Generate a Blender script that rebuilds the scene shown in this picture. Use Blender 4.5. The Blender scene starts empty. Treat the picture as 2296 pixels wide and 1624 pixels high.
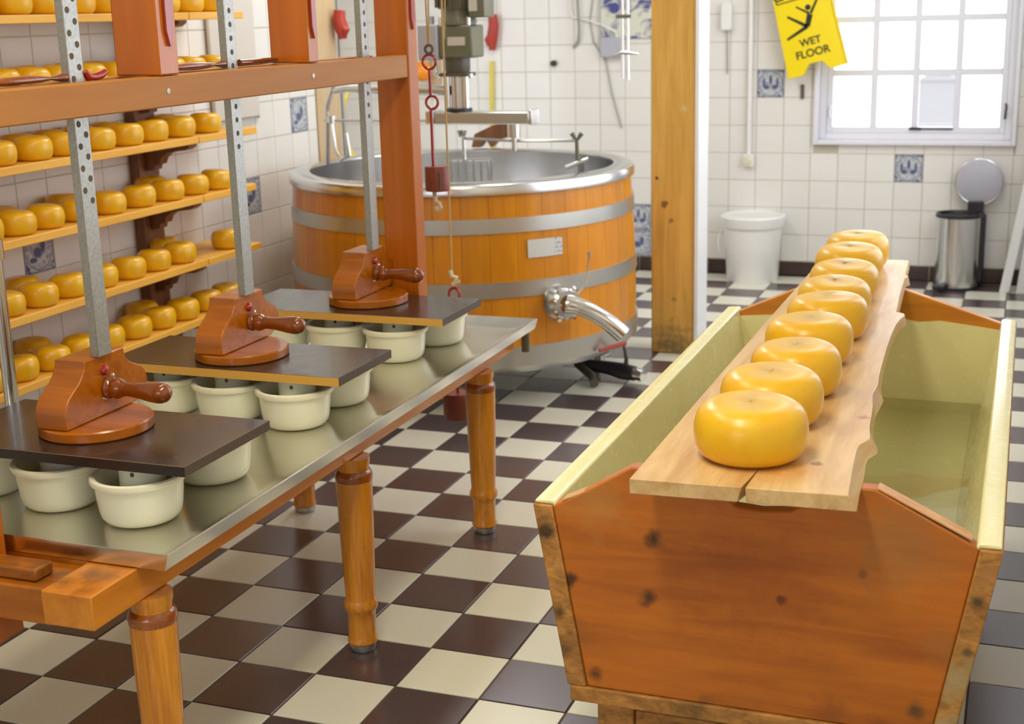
import bpy, bmesh, math, random
from mathutils import Vector, Matrix
random.seed(7)
sc = bpy.context.scene
col = sc.collection
CM = 0.01
# ------------------------------------------------------------------ camera
cam_d = bpy.data.cameras.new('camera'); cam = bpy.data.objects.new('camera', cam_d); col.objects.link(cam)
F, YAW, PITCH, ROLL = 3071.54, 0.3606, 0.24909, -0.026429
def cam_axes():
    ca, sa, cb, sb, cc, sn = math.cos(YAW), math.sin(YAW), math.cos(PITCH), math.sin(PITCH), math.cos(ROLL), math.sin(ROLL)
    fwd = Vector((-sa*cb, ca*cb, -sb)); r0 = Vector((ca, sa, 0)); u0 = r0.cross(fwd)
    return cc*r0+sn*u0, -sn*r0+cc*u0, fwd
CR, CU, CF = cam_axes()
CP = Vector((144.447, -250.867, 144.741))
cam.matrix_world = Matrix(((CR.x, CU.x, -CF.x, CP.x*CM), (CR.y, CU.y, -CF.y, CP.y*CM), (CR.z, CU.z, -CF.z, CP.z*CM), (0, 0, 0, 1)))
cam_d.sensor_width = 36; cam_d.sensor_fit = 'HORIZONTAL'; cam_d.lens = F/2296*36
cam_d.clip_start = 0.05; cam_d.clip_end = 100
cam_d.dof.use_dof = True; cam_d.dof.focus_distance = 2.75; cam_d.dof.aperture_fstop = 5.6
sc.camera = cam
def seen(x, y, z, m=0.05):          # is a world point inside the picture (only used to decide which tiles get an object of their own)
    d = Vector((x, y, z))-CP; w = d.dot(CF)
    if w < 10: return False
    u = F*d.dot(CR)/w/2296; v = F*d.dot(CU)/w/2296
    return abs(u) < .5+m and abs(v) < .3537+m
# ------------------------------------------------------------------ world and light
w = bpy.data.worlds.new('world'); sc.world = w; w.use_nodes = True
w.node_tree.nodes['Background'].inputs[0].default_value = (0.88, 0.91, 1.0, 1)
w.node_tree.nodes['Background'].inputs[1].default_value = 6.5
def area(name, loc, rot, sx, sy, power, colr):
    l = bpy.data.lights.new(name, 'AREA'); l.shape = 'RECTANGLE'; l.size = sx*CM; l.size_y = sy*CM; l.energy = power; l.color = colr
    o = bpy.data.objects.new(name, l); o.location = Vector(loc)*CM; o.rotation_euler = rot; col.objects.link(o); return o
area('ceiling_lamp_light', (-20, 20, 255), (0, 0, 0), 30, 150, 24, (1.0, .90, .62))
area('ceiling_lamp_light', (-75, 285, 255), (0, 0, 0), 30, 150, 50, (.93, .96, 1.0))
area('ceiling_lamp_light', (70, -120, 255), (0, 0, 0), 30, 150, 56, (1.0, .94, .76))
area('ceiling_lamp_light', (80, 330, 255), (0, 0, 0), 30, 150, 12, (1.0, .97, .92))
vs = sc.view_settings
vs.view_transform = 'Standard'; vs.look = 'None'; vs.gamma = 1; vs.use_curve_mapping = False
vs.exposure = -0.9
# ------------------------------------------------------------------ materials
def srgb(r, g, b):
    f = lambda c: (c/255/12.92) if c/255 <= .04045 else ((c/255+.055)/1.055)**2.4
    return (f(r), f(g), f(b), 1)
class NT:
    def __init__(s, name):
        s.m = bpy.data.materials.new(name); s.m.use_nodes = True; s.t = s.m.node_tree
        s.b = s.t.nodes['Principled BSDF']; s.tc = s.t.nodes.new('ShaderNodeTexCoord')
    def n(s, typ, **k):
        x = s.t.nodes.new(typ)
        for a, v in k.items(): setattr(x, a, v)
        return x
    def l(s, a, b): s.t.links.new(a, b)
    def val(s, sock, v):
        if hasattr(v, 'links'): s.l(v, sock)
        else: sock.default_value = v
    def math(s, op, a, b=0.0, c=None):
        x = s.n('ShaderNodeMath', operation=op); s.val(x.inputs[0], a); s.val(x.inputs[1], b)
        if c is not None: s.val(x.inputs[2], c)
        return x.outputs[0]
    def mapr(s, v, a, b, c=0.0, d=1.0):
        x = s.n('ShaderNodeMapRange'); s.val(x.inputs[0], v)
        for i, q in enumerate((a, b, c, d)): x.inputs[i+1].default_value = q
        return x.outputs[0]
    def mix(s, f, a, b, mode='MIX'):
        x = s.n('ShaderNodeMix', data_type='RGBA', blend_type=mode); s.val(x.inputs[0], f); s.val(x.inputs[6], a); s.val(x.inputs[7], b)
        return x.outputs[2]
    def noise(s, scale, detail=4, sx=1, sy=1, sz=1, dist=0.0, off=0.0):
        mp = s.n('ShaderNodeMapping'); mp.inputs['Scale'].default_value = (sx, sy, sz)
        mp.inputs['Location'].default_value = (off, off*1.3, off*.7)
        s.l(s.tc.outputs['Object'], mp.inputs['Vector'])
        x = s.n('ShaderNodeTexNoise'); x.inputs['Scale'].default_value = scale; x.inputs['Detail'].default_value = detail
        x.inputs['Distortion'].default_value = dist
        s.l(mp.outputs[0], x.inputs['Vector']); return x.outputs[0]
    def rnd(s):
        return s.n('ShaderNodeObjectInfo').outputs['Random']
    def spot(s, p, r, soft=.5, n=None):        # 1 inside a blotch at object-space point p (cm), 0 outside
        x = s.n('ShaderNodeVectorMath', operation='DISTANCE'); s.l(s.tc.outputs['Object'], x.inputs[0])
        x.inputs[1].default_value = Vector(p)*CM
        d = x.outputs['Value']
        if n is not None: d = s.math('ADD', d, s.math('MULTIPLY', s.math('SUBTRACT', n, .5), r*CM*1.6))
        return s.mapr(d, r*CM*(1-soft), r*CM, 1, 0)
    def bump(s, h, strength=.2, dist=.002):
        x = s.n('ShaderNodeBump'); x.inputs['Strength'].default_value = strength; x.inputs['Distance'].default_value = dist
        s.l(h, x.inputs['Height']); s.l(x.outputs[0], s.b.inputs['Normal'])
    def set(s, base=None, rough=None, metal=None, coat=None, spec=None, sss=None, coatr=None):
        if base is not None: s.val(s.b.inputs['Base Color'], base)
        if rough is not None: s.val(s.b.inputs['Roughness'], rough)
        if metal is not None: s.b.inputs['Metallic'].default_value = metal
        if coat is not None: s.b.inputs['Coat Weight'].default_value = coat; s.b.inputs['Coat Roughness'].default_value = coatr if coatr is not None else .08
        if spec is not None: s.b.inputs['Specular IOR Level'].default_value = spec
        if sss is not None:
            s.b.inputs['Subsurface Weight'].default_value = sss; s.b.inputs['Subsurface Radius'].default_value = (1, .6, .25); s.b.inputs['Subsurface Scale'].default_value = .012
        return s.m
def plain(name, c, rough=.5, metal=0, coat=0, var=.0, spec=None, nscale=60):
    t = NT(name)
    if var:
        k = t.noise(nscale, 4); c2 = tuple(x*(1-var) for x in c[:3])+(1,)
        t.set(t.mix(k, c, c2), rough, metal, coat, spec)
    else: t.set(c, rough, metal, coat, spec)
    return t.m
def wood(name, dark, light, axis='z', rough=.4, coat=.3, gscale=14, rv=.0, contrast=(.3, .7), spots=(), bump=.1, stretch=12):
    t = NT(name); st = dict(x=(1/stretch, 1, 1), y=(1, 1/stretch, 1), z=(1, 1, 1/stretch))[axis]
    a = t.noise(gscale*3, 5, *st, dist=1.2); b = t.noise(gscale, 3, *st, dist=2.0, off=3); f = t.noise(gscale*14, 3, *st, off=9)
    m = t.math('ADD', t.math('MULTIPLY', a, .45), t.math('ADD', t.math('MULTIPLY', b, .4), t.math('MULTIPLY', f, .15)))
    c = t.mix(t.mapr(m, contrast[0], contrast[1]), dark, light)
    if rv:
        r = t.rnd(); h = t.n('ShaderNodeHueSaturation'); t.l(c, h.inputs['Color']); t.l(t.mapr(r, 0, 1, 1-rv, 1+rv*.8), h.inputs['Value'])
        c = h.outputs[0]
    nz = t.noise(40, 4) if spots else None
    for (p, r, cc, soft, amt) in spots: c = t.mix(t.math('MULTIPLY', t.spot(p, r, soft, nz), amt), c, cc)
    t.bump(m, bump, .002); t.set(c, rough, 0, coat)
    return t.m
def steel(name, c=(.62, .62, .6, 1), rough=.28, brush=None, var=.12):
    t = NT(name); n1 = t.noise(9, 5)
    r = t.mapr(n1, .3, .7, rough-.02, rough+.04)
    base = t.mix(t.noise(14, 4, off=4), c, tuple(x*(1-var) for x in c[:3])+(1,))
    t.set(base, r, 1.0)
    return t.m
M = {}
def tile_mat(name, c, c2, rough, rv, spec=.5):
    t = NT(name); k = t.noise(9, 4); r = t.rnd()
    b = t.mix(t.math('MULTIPLY', k, .8), c, c2); h = t.n('ShaderNodeHueSaturation'); t.l(b, h.inputs['Color']); t.l(t.mapr(r, 0, 1, 1-rv, 1+rv), h.inputs['Value'])
    rr = t.mapr(t.noise(3, 1, off=2), .3, .7, rough-.01, rough+.02)
    t.bump(t.noise(5, 1, off=5), .02, .003); t.set(h.outputs[0], rr, 0, 0, spec); return t.m
M['tile_white'] = tile_mat('glazed_white_tile', srgb(232, 229, 222), srgb(226, 222, 212), .15, .02)
M['grout'] = plain('beige_grout', srgb(196, 190, 168), .8, var=.12)
M['floor_light'] = tile_mat('cream_floor_tile', srgb(226, 224, 204), srgb(222, 219, 198), .24, .05)
M['floor_dark'] = tile_mat('dark_floor_tile', srgb(78, 63, 64), srgb(83, 68, 69), .24, .18, 1.0)
M['floor_grout'] = plain('floor_grout', srgb(92, 78, 70), .8, var=.2)
M['skirt'] = tile_mat('dark_skirting_tile', srgb(62, 44, 40), srgb(74, 56, 50), .2, .08)
M['white_paint'] = plain('white_paint', srgb(232, 232, 230), .35, var=.03)
M['panel_white'] = plain('enamel_panel', srgb(214, 206, 194), .4, var=.05)
M['window_paint'] = plain('window_paint', srgb(226, 226, 230), .3, var=.02)
M['wax'] = None
def cheese_mat(name, c1, c2, coat):
    t = NT(name); n = t.noise(22, 4); g = t.mix(t.mapr(n, .35, .7), c1, c2)
    sep = t.n('ShaderNodeSeparateXYZ'); t.l(t.tc.outputs['Object'], sep.inputs[0])
    top = t.mapr(sep.outputs[2], .082, .094); x = t.n('ShaderNodeVectorMath', operation='MULTIPLY'); t.l(t.tc.outputs['Object'], x.inputs[0]); x.inputs[1].default_value = (1, 1, 0)
    ln = t.n('ShaderNodeVectorMath', operation='LENGTH'); t.l(x.outputs[0], ln.inputs[0])
    d = t.math('ADD', ln.outputs['Value'], t.math('MULTIPLY', t.math('SUBTRACT', t.noise(35, 4, off=7), .5), .06))
    g = t.mix(t.math('MULTIPLY', t.mapr(d, .0, .05, .7, 0), top), g, srgb(190, 168, 120))
    sp = t.mapr(t.noise(160, 3, off=2), .66, .72); g = t.mix(t.math('MULTIPLY', sp, .25), g, srgb(200, 120, 20))
    bb = t.math('ADD', t.math('MULTIPLY', t.noise(45, 4, off=1), 1.0), t.math('MULTIPLY', t.noise(180, 2, off=6), .35))
    t.bump(bb, .22, .003); t.set(g, t.mapr(n, .3, .7, .3, .45), 0, coat, .5, .02, .24); return t.m
M['cheese'] = cheese_mat('yellow_wax_rind', srgb(236, 178, 4), srgb(238, 190, 18), .4)
M['cheese_small'] = cheese_mat('golden_rind', srgb(228, 170, 6), srgb(234, 184, 14), .3)
M['press_wood'] = wood('reddish_varnished_wood', srgb(126, 60, 2), srgb(198, 112, 12), 'x', .24, .18, 12, rv=.06, contrast=(.2, .7))
M['press_wood_y'] = wood('reddish_varnished_wood_lengthwise', srgb(130, 62, 24), srgb(176, 96, 42), 'y', .22, .7, 8)
M['handle_wood'] = wood('dark_turned_wood', srgb(92, 38, 6), srgb(158, 80, 18), 'x', .16, .5, 12)
M['frame_wood'] = wood('orange_varnished_beam', srgb(160, 98, 28), srgb(192, 128, 48), 'y', .55, .0, 5)
M['post_wood'] = wood('orange_varnished_post', srgb(172, 88, 8), srgb(204, 112, 16), 'z', .3, .25, 6)
M['rail_wood'] = wood('honey_varnished_rail', srgb(188, 104, 14), srgb(232, 150, 42), 'y', .28, .3, 8,
    spots=[((25, -97, 54), 4.2, srgb(92, 58, 18), .9, .8), ((21, -101, 54), 3, srgb(120, 76, 24), .9, .7), ((27, -103, 54), 2.4, srgb(150, 84, 20), .9, .6)])
M['cross_wood'] = wood('worn_crossbeam_wood', srgb(146, 74, 8), srgb(206, 122, 24), 'x', .3, .3, 7,
    spots=[((12, -88, 12.2), 6, srgb(84, 50, 16), .9, .7), ((4, -89, 13), 5, srgb(100, 60, 20), .9, .6)])
M['leg_wood'] = wood('turned_leg_oak', srgb(176, 98, 12), srgb(240, 162, 42), 'z', .24, .3, 18, contrast=(.3, .7))
M['ring_wood'] = wood('dark_ring_wood', srgb(128, 62, 14), srgb(168, 90, 26), 'x', .18, .7, 16)
M['shelf_wood'] = wood('yellow_shelf_plank', srgb(226, 162, 46), srgb(246, 192, 84), 'y', .5, .1, 8)
M['bracket_wood'] = wood('brown_bracket_wood', srgb(96, 58, 32), srgb(136, 88, 50), 'z', .5, .1, 10)
M['stave'] = wood('orange_barrel_stave', srgb(196, 120, 10), srgb(226, 148, 26), 'z', .28, .25, 7, rv=.14)
M['pine_post'] = wood('old_pine_post', srgb(180, 128, 40), srgb(234, 184, 90), 'z', .5, .1, 9, contrast=(.25, .72), bump=.3,
    spots=[((5.6, 0, 65), 2.0, srgb(96, 64, 26), .5, .85), ((8.5, 0, 58), 1.5, srgb(116, 78, 34), .5, .7), ((2.2, 0, 76), 1.0, srgb(50, 36, 20), .4, .95), ((10, 0, 24), 1.4, srgb(120, 80, 36), .6, .6), ((14, 0, 105), 2.0, srgb(222, 206, 170), .8, .5), ((9, 0, 3), 13, srgb(96, 84, 56), .9, .85)])
M['pale_board'] = wood('pale_timber', srgb(186, 156, 112), srgb(212, 186, 146), 'z', .55, .05, 9)
M['trough_wood'] = wood('orange_trough_board', srgb(146, 70, 8), srgb(216, 124, 26), 'x', .45, .06, 9, contrast=(.22, .72), bump=.3, stretch=9, spots=[
    ((-17.6, -84, 55.6), 2.1, srgb(60, 32, 10), .8, .95), ((-18.6, -84, 44.6), 2.2, srgb(66, 36, 12), .8, .9), ((4.6, -84, 47.2), 1.0, srgb(70, 38, 14), .7, .9),
    ((18, -84, 53.5), 1.0, srgb(96, 54, 24), .6, .6), ((-33.4, -84, 46), 2.0, srgb(50, 32, 16), .7, .9), ((-28.4, -84, 28.4), 2.0, srgb(50, 32, 14), .9, .85), ((-32, -84, 36), 5, srgb(150, 92, 34), .9, .5), ((0, -84, 50), 16, srgb(150, 66, 8), .9, .35), ((-4, -84, 24), 6, srgb(120, 70, 26), .9, .45), ((14, -84, 27), 5, srgb(128, 66, 20), .9, .5),
    ((27.4, -84, 30), 2.2, srgb(74, 60, 34), .8, .8), ((-28, -84, 61), 7, srgb(196, 142, 70), .9, .5), ((24, -84, 60), 12, srgb(156, 110, 58), .9, .55), ((31.5, -84, 42), 5, srgb(170, 112, 54), .9, .6),
    ((22, -84, 25), 3.4, srgb(120, 60, 20), .8, .6), ((-8, -84, 26), 2.2, srgb(140, 84, 36), .8, .6)])
M['trough_side'] = wood('weathered_board_end', srgb(112, 72, 26), srgb(214, 150, 72), 'x', .6, .05, 16, contrast=(.3, .65), stretch=2, bump=.4, spots=[
    ((-37.6, -84, 55), 2.6, srgb(40, 28, 14), .7, .9), ((-35, -84, 40), 2.2, srgb(58, 42, 22), .8, .8), ((-34, -84, 33), 2.6, srgb(62, 46, 26), .9, .8), ((36.4, -84, 51), 1.8, srgb(60, 44, 22), .7, .8),
    ((35, -84, 42), 1.2, srgb(50, 36, 20), .7, .8), ((33.6, -84, 37), 5, srgb(178, 158, 112), .8, .75), ((32, -84, 28), 3.6, srgb(188, 170, 124), .9, .7), ((37.6, -84, 56), 2.4, srgb(188, 130, 70), .8, .7), ((-10, -84.6, 24.5), 4, srgb(70, 56, 34), .8, .6)])
t = NT('resin_lining'); k = t.noise(30, 4); k2 = t.noise(6, 3, off=3)
t.bump(t.noise(70, 3, off=2), .25, .002); t.set(t.mix(t.mapr(k2, .3, .7), srgb(246, 240, 186), srgb(242, 234, 172)), t.mapr(k, .3, .7, .16, .3), 0, .4); M['resin'] = t.m
t = NT('brine'); t.b.inputs['Transmission Weight'].default_value = .96; t.b.inputs['IOR'].default_value = 1.33; t.set((.98, .98, .72, 1), .02); t.bump(t.noise(12, 2), .03, .01); M['brine'] = t.m
M['worn_edge'] = wood('pale_worn_edge', srgb(190, 122, 64), srgb(236, 190, 136), 'x', .45, .1, 12, bump=.3)
M['trough_far'] = wood('ochre_trough_board', srgb(190, 112, 20), srgb(222, 148, 44), 'x', .4, .1, 7)
M['plank_wood'] = wood('pale_wany_plank', srgb(186, 136, 72), srgb(232, 198, 142), 'y', .36, .15, 11, contrast=(.25, .65), stretch=9, bump=.35, spots=[
    ((3, -5, 2.5), 9, srgb(222, 148, 60), .9, .75), ((-6, 2, 2.5), 6, srgb(166, 134, 100), .9, .6), ((9.5, -1, 2.5), 1.2, srgb(132, 96, 74), .5, .8), ((14, 28, 2.5), 1.6, srgb(172, 98, 66), .6, .8),
    ((10, 20, 2.5), 6, srgb(196, 150, 96), .9, .6), ((12, 45, 2.5), 5, srgb(190, 150, 110), .9, .5), ((-12, 8, 2.5), 1.2, srgb(150, 130, 120), .5, .7)])
M['vat'] = None
t = NT('cream_plastic'); t.set(t.mix(t.noise(20, 3), srgb(243, 240, 216), srgb(240, 236, 208)), .26, 0, .1, .5, .35); M['vat'] = t.m
M['tray'] = steel('brushed_tray_steel', (.76, .74, .66, 1), .2, var=.05)
M['steel'] = steel('stainless_steel', (.68, .68, .67, 1), .22, var=.04)
M['hoop'] = steel('hoop_steel', (.58, .58, .54, 1), .34, var=.05)
M['chrome'] = steel('polished_chrome', (.8, .79, .76, 1), .1)
t = NT('galvanised_steel'); v = t.n('ShaderNodeTexVoronoi'); v.inputs['Scale'].default_value = 140; t.l(t.tc.outputs['Object'], v.inputs['Vector'])
t.set(t.mix(v.outputs['Distance'], (.36, .37, .34, 1), (.50, .51, .48, 1)), .42, .85); M['galv'] = t.m
M['hole_shadow'] = plain('hole_shadow_steel', (.12, .09, .05, 1), .6, .3)  # dark colour that paints the shade inside holes and the weight's slot
M['ply_dark'] = None
t = NT('brown_film_board'); t.set(t.mix(t.noise(10, 4), srgb(44, 36, 32), srgb(50, 42, 38)), t.mapr(t.noise(30, 3, off=4), .3, .7, .22, .28), 0, .2); M['ply_top'] = t.m
def ply_edge(name, a, b):
    t = NT(name); wv = t.n('ShaderNodeTexWave', bands_direction='Z'); wv.inputs['Scale'].default_value = 100; wv.inputs['Distortion'].default_value = 1.5; wv.inputs['Detail'].default_value = 3
    t.l(t.tc.outputs['Object'], wv.inputs['Vector']); t.set(t.mix(wv.outputs[0], a, b), .5, 0, .1); return t.m
M['ply_bare'] = ply_edge('bare_plywood_edge', srgb(206, 150, 58), srgb(222, 172, 78))
M['ply_edge'] = ply_edge('dark_plywood_edge', srgb(64, 54, 46), srgb(104, 90, 76))
M['ply_line'] = plain('worn_arris', srgb(150, 122, 82), .5)
M['red_paint'] = plain('red_paint', srgb(168, 34, 28), .3, 0, .4, .2)
M['red_worn'] = plain('worn_red_paint', srgb(176, 56, 48), .25, 0, .5, .35)
M['weight_wood'] = plain('red_brown_weight', srgb(136, 62, 44), .5, 0, .1, .3)
M['cotton'] = plain('white_cotton_knot', srgb(226, 214, 186), .9, var=.2, nscale=200)
M['rope'] = plain('natural_rope', srgb(204, 176, 120), .9, var=.25, nscale=300)
M['yellow'] = plain('yellow_plastic', srgb(246, 218, 8), .3, 0, .2, .05)
M['black'] = plain('black_print', srgb(24, 34, 20), .5)
M['blue_hose'] = plain('grey_cable', srgb(150, 152, 138), .5)
M['white_plastic'] = plain('white_plastic', srgb(238, 236, 230), .3, 0, .2, .03)
M['dark_plastic'] = plain('dark_plastic', srgb(40, 38, 46), .4, 0, 0, .1)
M['motor'] = plain('olive_grey_motor_paint', srgb(112, 112, 92), .4, 0, .2, .15)
M['motor_dark'] = plain('dark_gearbox_paint', srgb(96, 88, 74), .4, 0, .1, .15)
M['label'] = plain('label_plate', srgb(206, 206, 196), .35, .2)
M['orange'] = plain('orange_float', srgb(252, 150, 20), .35, 0, .3)
M['red_rubber'] = plain('red_rubber', srgb(186, 60, 44), .5, 0, .1, .2)
M['yellow_dull'] = plain('yellow_rod', srgb(232, 212, 64), .4)
M['cream'] = plain('cream_plastic_fitting', srgb(224, 218, 190), .4)
M['white_lid'] = plain('grey_white_lid', srgb(178, 178, 186), .35, .0, .1, .04)
M['ceiling'] = plain('ceiling_white', srgb(236, 234, 228), .8)
M['outside_grey'] = plain('shed_grey', srgb(140, 138, 136), .8, var=.1)
M['outside'] = plain('pale_outside_wall', srgb(190, 186, 178), .8, var=.1)
t = NT('window_glass'); t.b.inputs['Transmission Weight'].default_value = 1; t.b.inputs['IOR'].default_value = 1.02; t.set((1, 1, 1, 1), 0); M['glass'] = t.m
def delft(name, kind):
    t = NT(name); sep = t.n('ShaderNodeSeparateXYZ'); t.l(t.tc.outputs['Object'], sep.inputs[0])
    X, Z = sep.outputs[0], sep.outputs[2]
    ln = t.n('ShaderNodeVectorMath', operation='LENGTH'); t.l(t.tc.outputs['Object'], ln.inputs[0]); d = ln.outputs['Value']
    ax, az = t.math('ABSOLUTE', X), t.math('ABSOLUTE', Z)
    corner = t.mapr(d, .071, .074); edge = t.mapr(t.math('MAXIMUM', ax, az), .066, .068)
    n = t.noise(60 if kind else 46, 5, dist=1.5, off=kind*5)
    ring = t.math('MULTIPLY', t.mapr(d, .060, .062), t.mapr(d, .068, .066))
    def blob(px, pz, rx, rz):
        a = t.math('DIVIDE', t.math('SUBTRACT', ax if kind == 0 else X, px), rx); b = t.math('DIVIDE', t.math('SUBTRACT', Z, pz), rz)
        q = t.math('ADD', t.math('MULTIPLY', a, a), t.math('MULTIPLY', b, b)); return t.mapr(t.math('ADD', q, t.math('MULTIPLY', n, 1.2)), 1.1, 1.7, 1, 0)
    if kind == 0: s = [blob(.022, -.018, .018, .014), blob(0, .02, .009, .03), blob(.036, .004, .008, .03)]
    else: s = [blob(-.006, -.008, .026, .020), blob(.02, .012, .014, .03), blob(-.03, -.03, .02, .01)]
    tot = t.math('MAXIMUM', t.math('MAXIMUM', s[0], s[1]), s[2])
    tot = t.math('MAXIMUM', tot, t.math('MULTIPLY', corner, t.mapr(n, .4, .55)))
    tot = t.math('MAXIMUM', tot, t.math('MULTIPLY', ring, .7)); tot = t.math('MAXIMUM', tot, t.math('MULTIPLY', edge, .7))
    tot = t.math('MAXIMUM', tot, t.mapr(n, .44, .60, 0.05, .6))
    t.set(t.mix(t.math('MULTIPLY', tot, .9), srgb(200, 202, 200), srgb(56, 70, 118)), .16); return t.m
M['delft0'] = delft('blue_windmill_tile', 0); M['delft1'] = delft('blue_landscape_tile', 1)
# ------------------------------------------------------------------ geometry helpers (all coordinates in centimetres, world space)
class MB:
    def __init__(s): s.v = []; s.f = []; s.sm = []
    def add(s, vs, fs, smooth=False):
        o = len(s.v); s.v += [Vector(q) for q in vs]; s.f += [tuple(i+o for i in f) for f in fs]; s.sm += [smooth]*len(fs); return s
    def box(s, x0, x1, y0, y1, z0, z1):
        v = [(x, y, z) for x in (x0, x1) for y in (y0, y1) for z in (z0, z1)]
        return s.add(v, [(0, 1, 3, 2), (4, 6, 7, 5), (0, 4, 5, 1), (2, 3, 7, 6), (0, 2, 6, 4), (1, 5, 7, 3)])
    def prism(s, pts, fn0, fn1):        # a closed outline lifted to two sides by the functions fn0 and fn1
        n = len(pts); v = [fn0(p) for p in pts]+[fn1(p) for p in pts]
        return s.add(v, [tuple(range(n))[::-1], tuple(range(n, 2*n))]+[(i, (i+1) % n, (i+1) % n+n, i+n) for i in range(n)])
    def lathe(s, prof, c=(0, 0, 0), n=32, axis='z', close=True):
        vs = []; fs = []; c = Vector(c)
        for (r, h) in prof:
            for k in range(n):
                a = 2*math.pi*k/n; p = (r*math.cos(a), r*math.sin(a), h)
                if axis == 'x': p = (p[2], p[0], p[1])
                if axis == 'y': p = (p[1], p[2], p[0])
                vs.append(c+Vector(p))
        m = len(prof)
        for i in range(m-1):
            for k in range(n):
                q = (i*n+k, i*n+(k+1) % n, (i+1)*n+(k+1) % n, (i+1)*n+k); fs.append(q)
        if close: fs.append(tuple(range(n))[::-1]); fs.append(tuple(range((m-1)*n, m*n)))
        return s.add(vs, fs, True)
    def tube(s, pts, r, n=10, cap=True):
        pts = [Vector(p) for p in pts]; rr = r if isinstance(r, (list, tuple)) else [r]*len(pts); vs = []; fs = []
        up = None
        for i, p in enumerate(pts):
            d = (pts[min(i+1, len(pts)-1)]-pts[max(i-1, 0)]).normalized()
            if up is None:
                up = d.cross(Vector((0, 0, 1)));
                if up.length < .1: up = d.cross(Vector((1, 0, 0)))
                up.normalize()
            else: up = (up-d*up.dot(d)).normalized()
            b = d.cross(up)
            for k in range(n):
                a = 2*math.pi*k/n; vs.append(p+up*math.cos(a)*rr[i]+b*math.sin(a)*rr[i])
        for i in range(len(pts)-1):
            for k in range(n): fs.append((i*n+k, i*n+(k+1) % n, (i+1)*n+(k+1) % n, (i+1)*n+k))
        if cap: fs.append(tuple(range(n))[::-1]); fs.append(tuple(range((len(pts)-1)*n, len(pts)*n)))
        return s.add(vs, fs, True)
    def torus(s, c, R, r, axis='y', n=24, m=8, sx=1, sz=1):
        vs = []; fs = []
        for i in range(n):
            a = 2*math.pi*i/n
            for k in range(m):
                b = 2*math.pi*k/m; q = R+r*math.cos(b); p = (q*math.cos(a)*sx, r*math.sin(b), q*math.sin(a)*sz)
                if axis == 'x': p = (p[1], p[0], p[2])
                if axis == 'z': p = (p[0], p[2], p[1])
                vs.append(Vector(c)+Vector(p))
        for i in range(n):
            for k in range(m): fs.append((i*m+k, i*m+(k+1) % m, ((i+1) % n)*m+(k+1) % m, ((i+1) % n)*m+k))
        return s.add(vs, fs, True)
    def mesh(s, name, origin=(0, 0, 0), mat=None):
        me = bpy.data.meshes.new(name); o = Vector(origin)
        me.from_pydata([(v-o)*CM for v in s.v], [], s.f); me.polygons.foreach_set('use_smooth', s.sm)
        bm = bmesh.new(); bm.from_mesh(me); bmesh.ops.recalc_face_normals(bm, faces=bm.faces); bm.to_mesh(me); bm.free()
        me.set_sharp_from_angle(angle=math.radians(38))
        if mat: me.materials.append(mat)
        return me
def O(name, data, loc=(0, 0, 0), parent=None, label=None, cat=None, group=None, kind=None, rot=None):
    o = bpy.data.objects.new(name, data); col.objects.link(o); o.location = Vector(loc)*CM
    if rot: o.rotation_euler = rot
    if parent: o.parent = parent
    for k, v in (('label', label), ('category', cat), ('group', group), ('kind', kind)):
        if v: o[k] = v
    return o
def wloc(o):
    p = Vector((0, 0, 0))
    while o is not None: p += o.location; o = o.parent
    return p/CM
def thing(name, loc, label, cat, group=None): return O(name, None, loc, None, label, cat, group)
def bev(o, w_, seg=2):
    m = o.modifiers.new('bevel', 'BEVEL'); m.width = w_*CM; m.segments = seg; m.limit_method = 'ANGLE'; m.angle_limit = math.radians(40); m.harden_normals = False
    return o
def part(name, mb, mat, parent, bevel=0, label=None):
    o = O(name, mb.mesh(name, wloc(parent), mat), (0, 0, 0), parent)
    if label: o['label'] = label
    if bevel: bev(o, bevel)
    return o
def solo(name, mb, mat, loc, label, cat, group=None, bevel=0):
    o = O(name, mb.mesh(name, loc, mat), loc, None, label, cat, group)
    if bevel: bev(o, bevel)
    return o
def struct(name, mb, mat, loc=(0, 0, 0), bevel=0):
    o = O(name, mb.mesh(name, loc, mat), loc, kind='structure')
    if bevel: bev(o, bevel)
    return o
# ------------------------------------------------------------------ the room
T = 20.0
floor = struct('floor', MB().box(-280, 185, -385, 530, -6, -.3), M['floor_grout'])
def tile_mesh(name, wd, hh, th, mat, ch=.25):      # chamfered tile lying in xy, top at z=0
    a, b = wd/2, hh/2
    v = [(-a, -b, -th), (a, -b, -th), (a, b, -th), (-a, b, -th), (-a, -b, -ch), (a, -b, -ch), (a, b, -ch), (-a, b, -ch), (-a+ch, -b+ch, 0), (a-ch, -b+ch, 0), (a-ch, b-ch, 0), (-a+ch, b-ch, 0)]
    f = [(8, 9, 10, 11)]+[(i, (i+1) % 4, (i+1) % 4+4, i+4) for i in range(4)]+[(i+4, (i+1) % 4+4, (i+1) % 4+8, i+8) for i in range(4)]
    return MB().add(v, f)
fl = tile_mesh('t', 19.55, 19.55, .8, None, .12)
me_l = fl.mesh('floor_tile', mat=M['floor_light']); me_d = fl.mesh('floor_tile', mat=M['floor_dark'])
rest_l, rest_d = MB(), MB()
cells = []
for i in range(-13, 8):
    for j in range(-19, 26):
        x, y = (i+.5)*T, (j+.5)*T
        if y+T/2 > 503 or x > 160: continue
        dk = (i+j) % 2 == 0
        hid = x < -95 or (x > 158)
        vis = any(seen(x+dx, y+dy, 0, .0) for dx in (-9, 9) for dy in (-9, 9)) and not (x < -152 and y < 297)
        cells.append((not vis, (Vector((x, y, 0))-CP).length, x, y, dk))
cells.sort()
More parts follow.
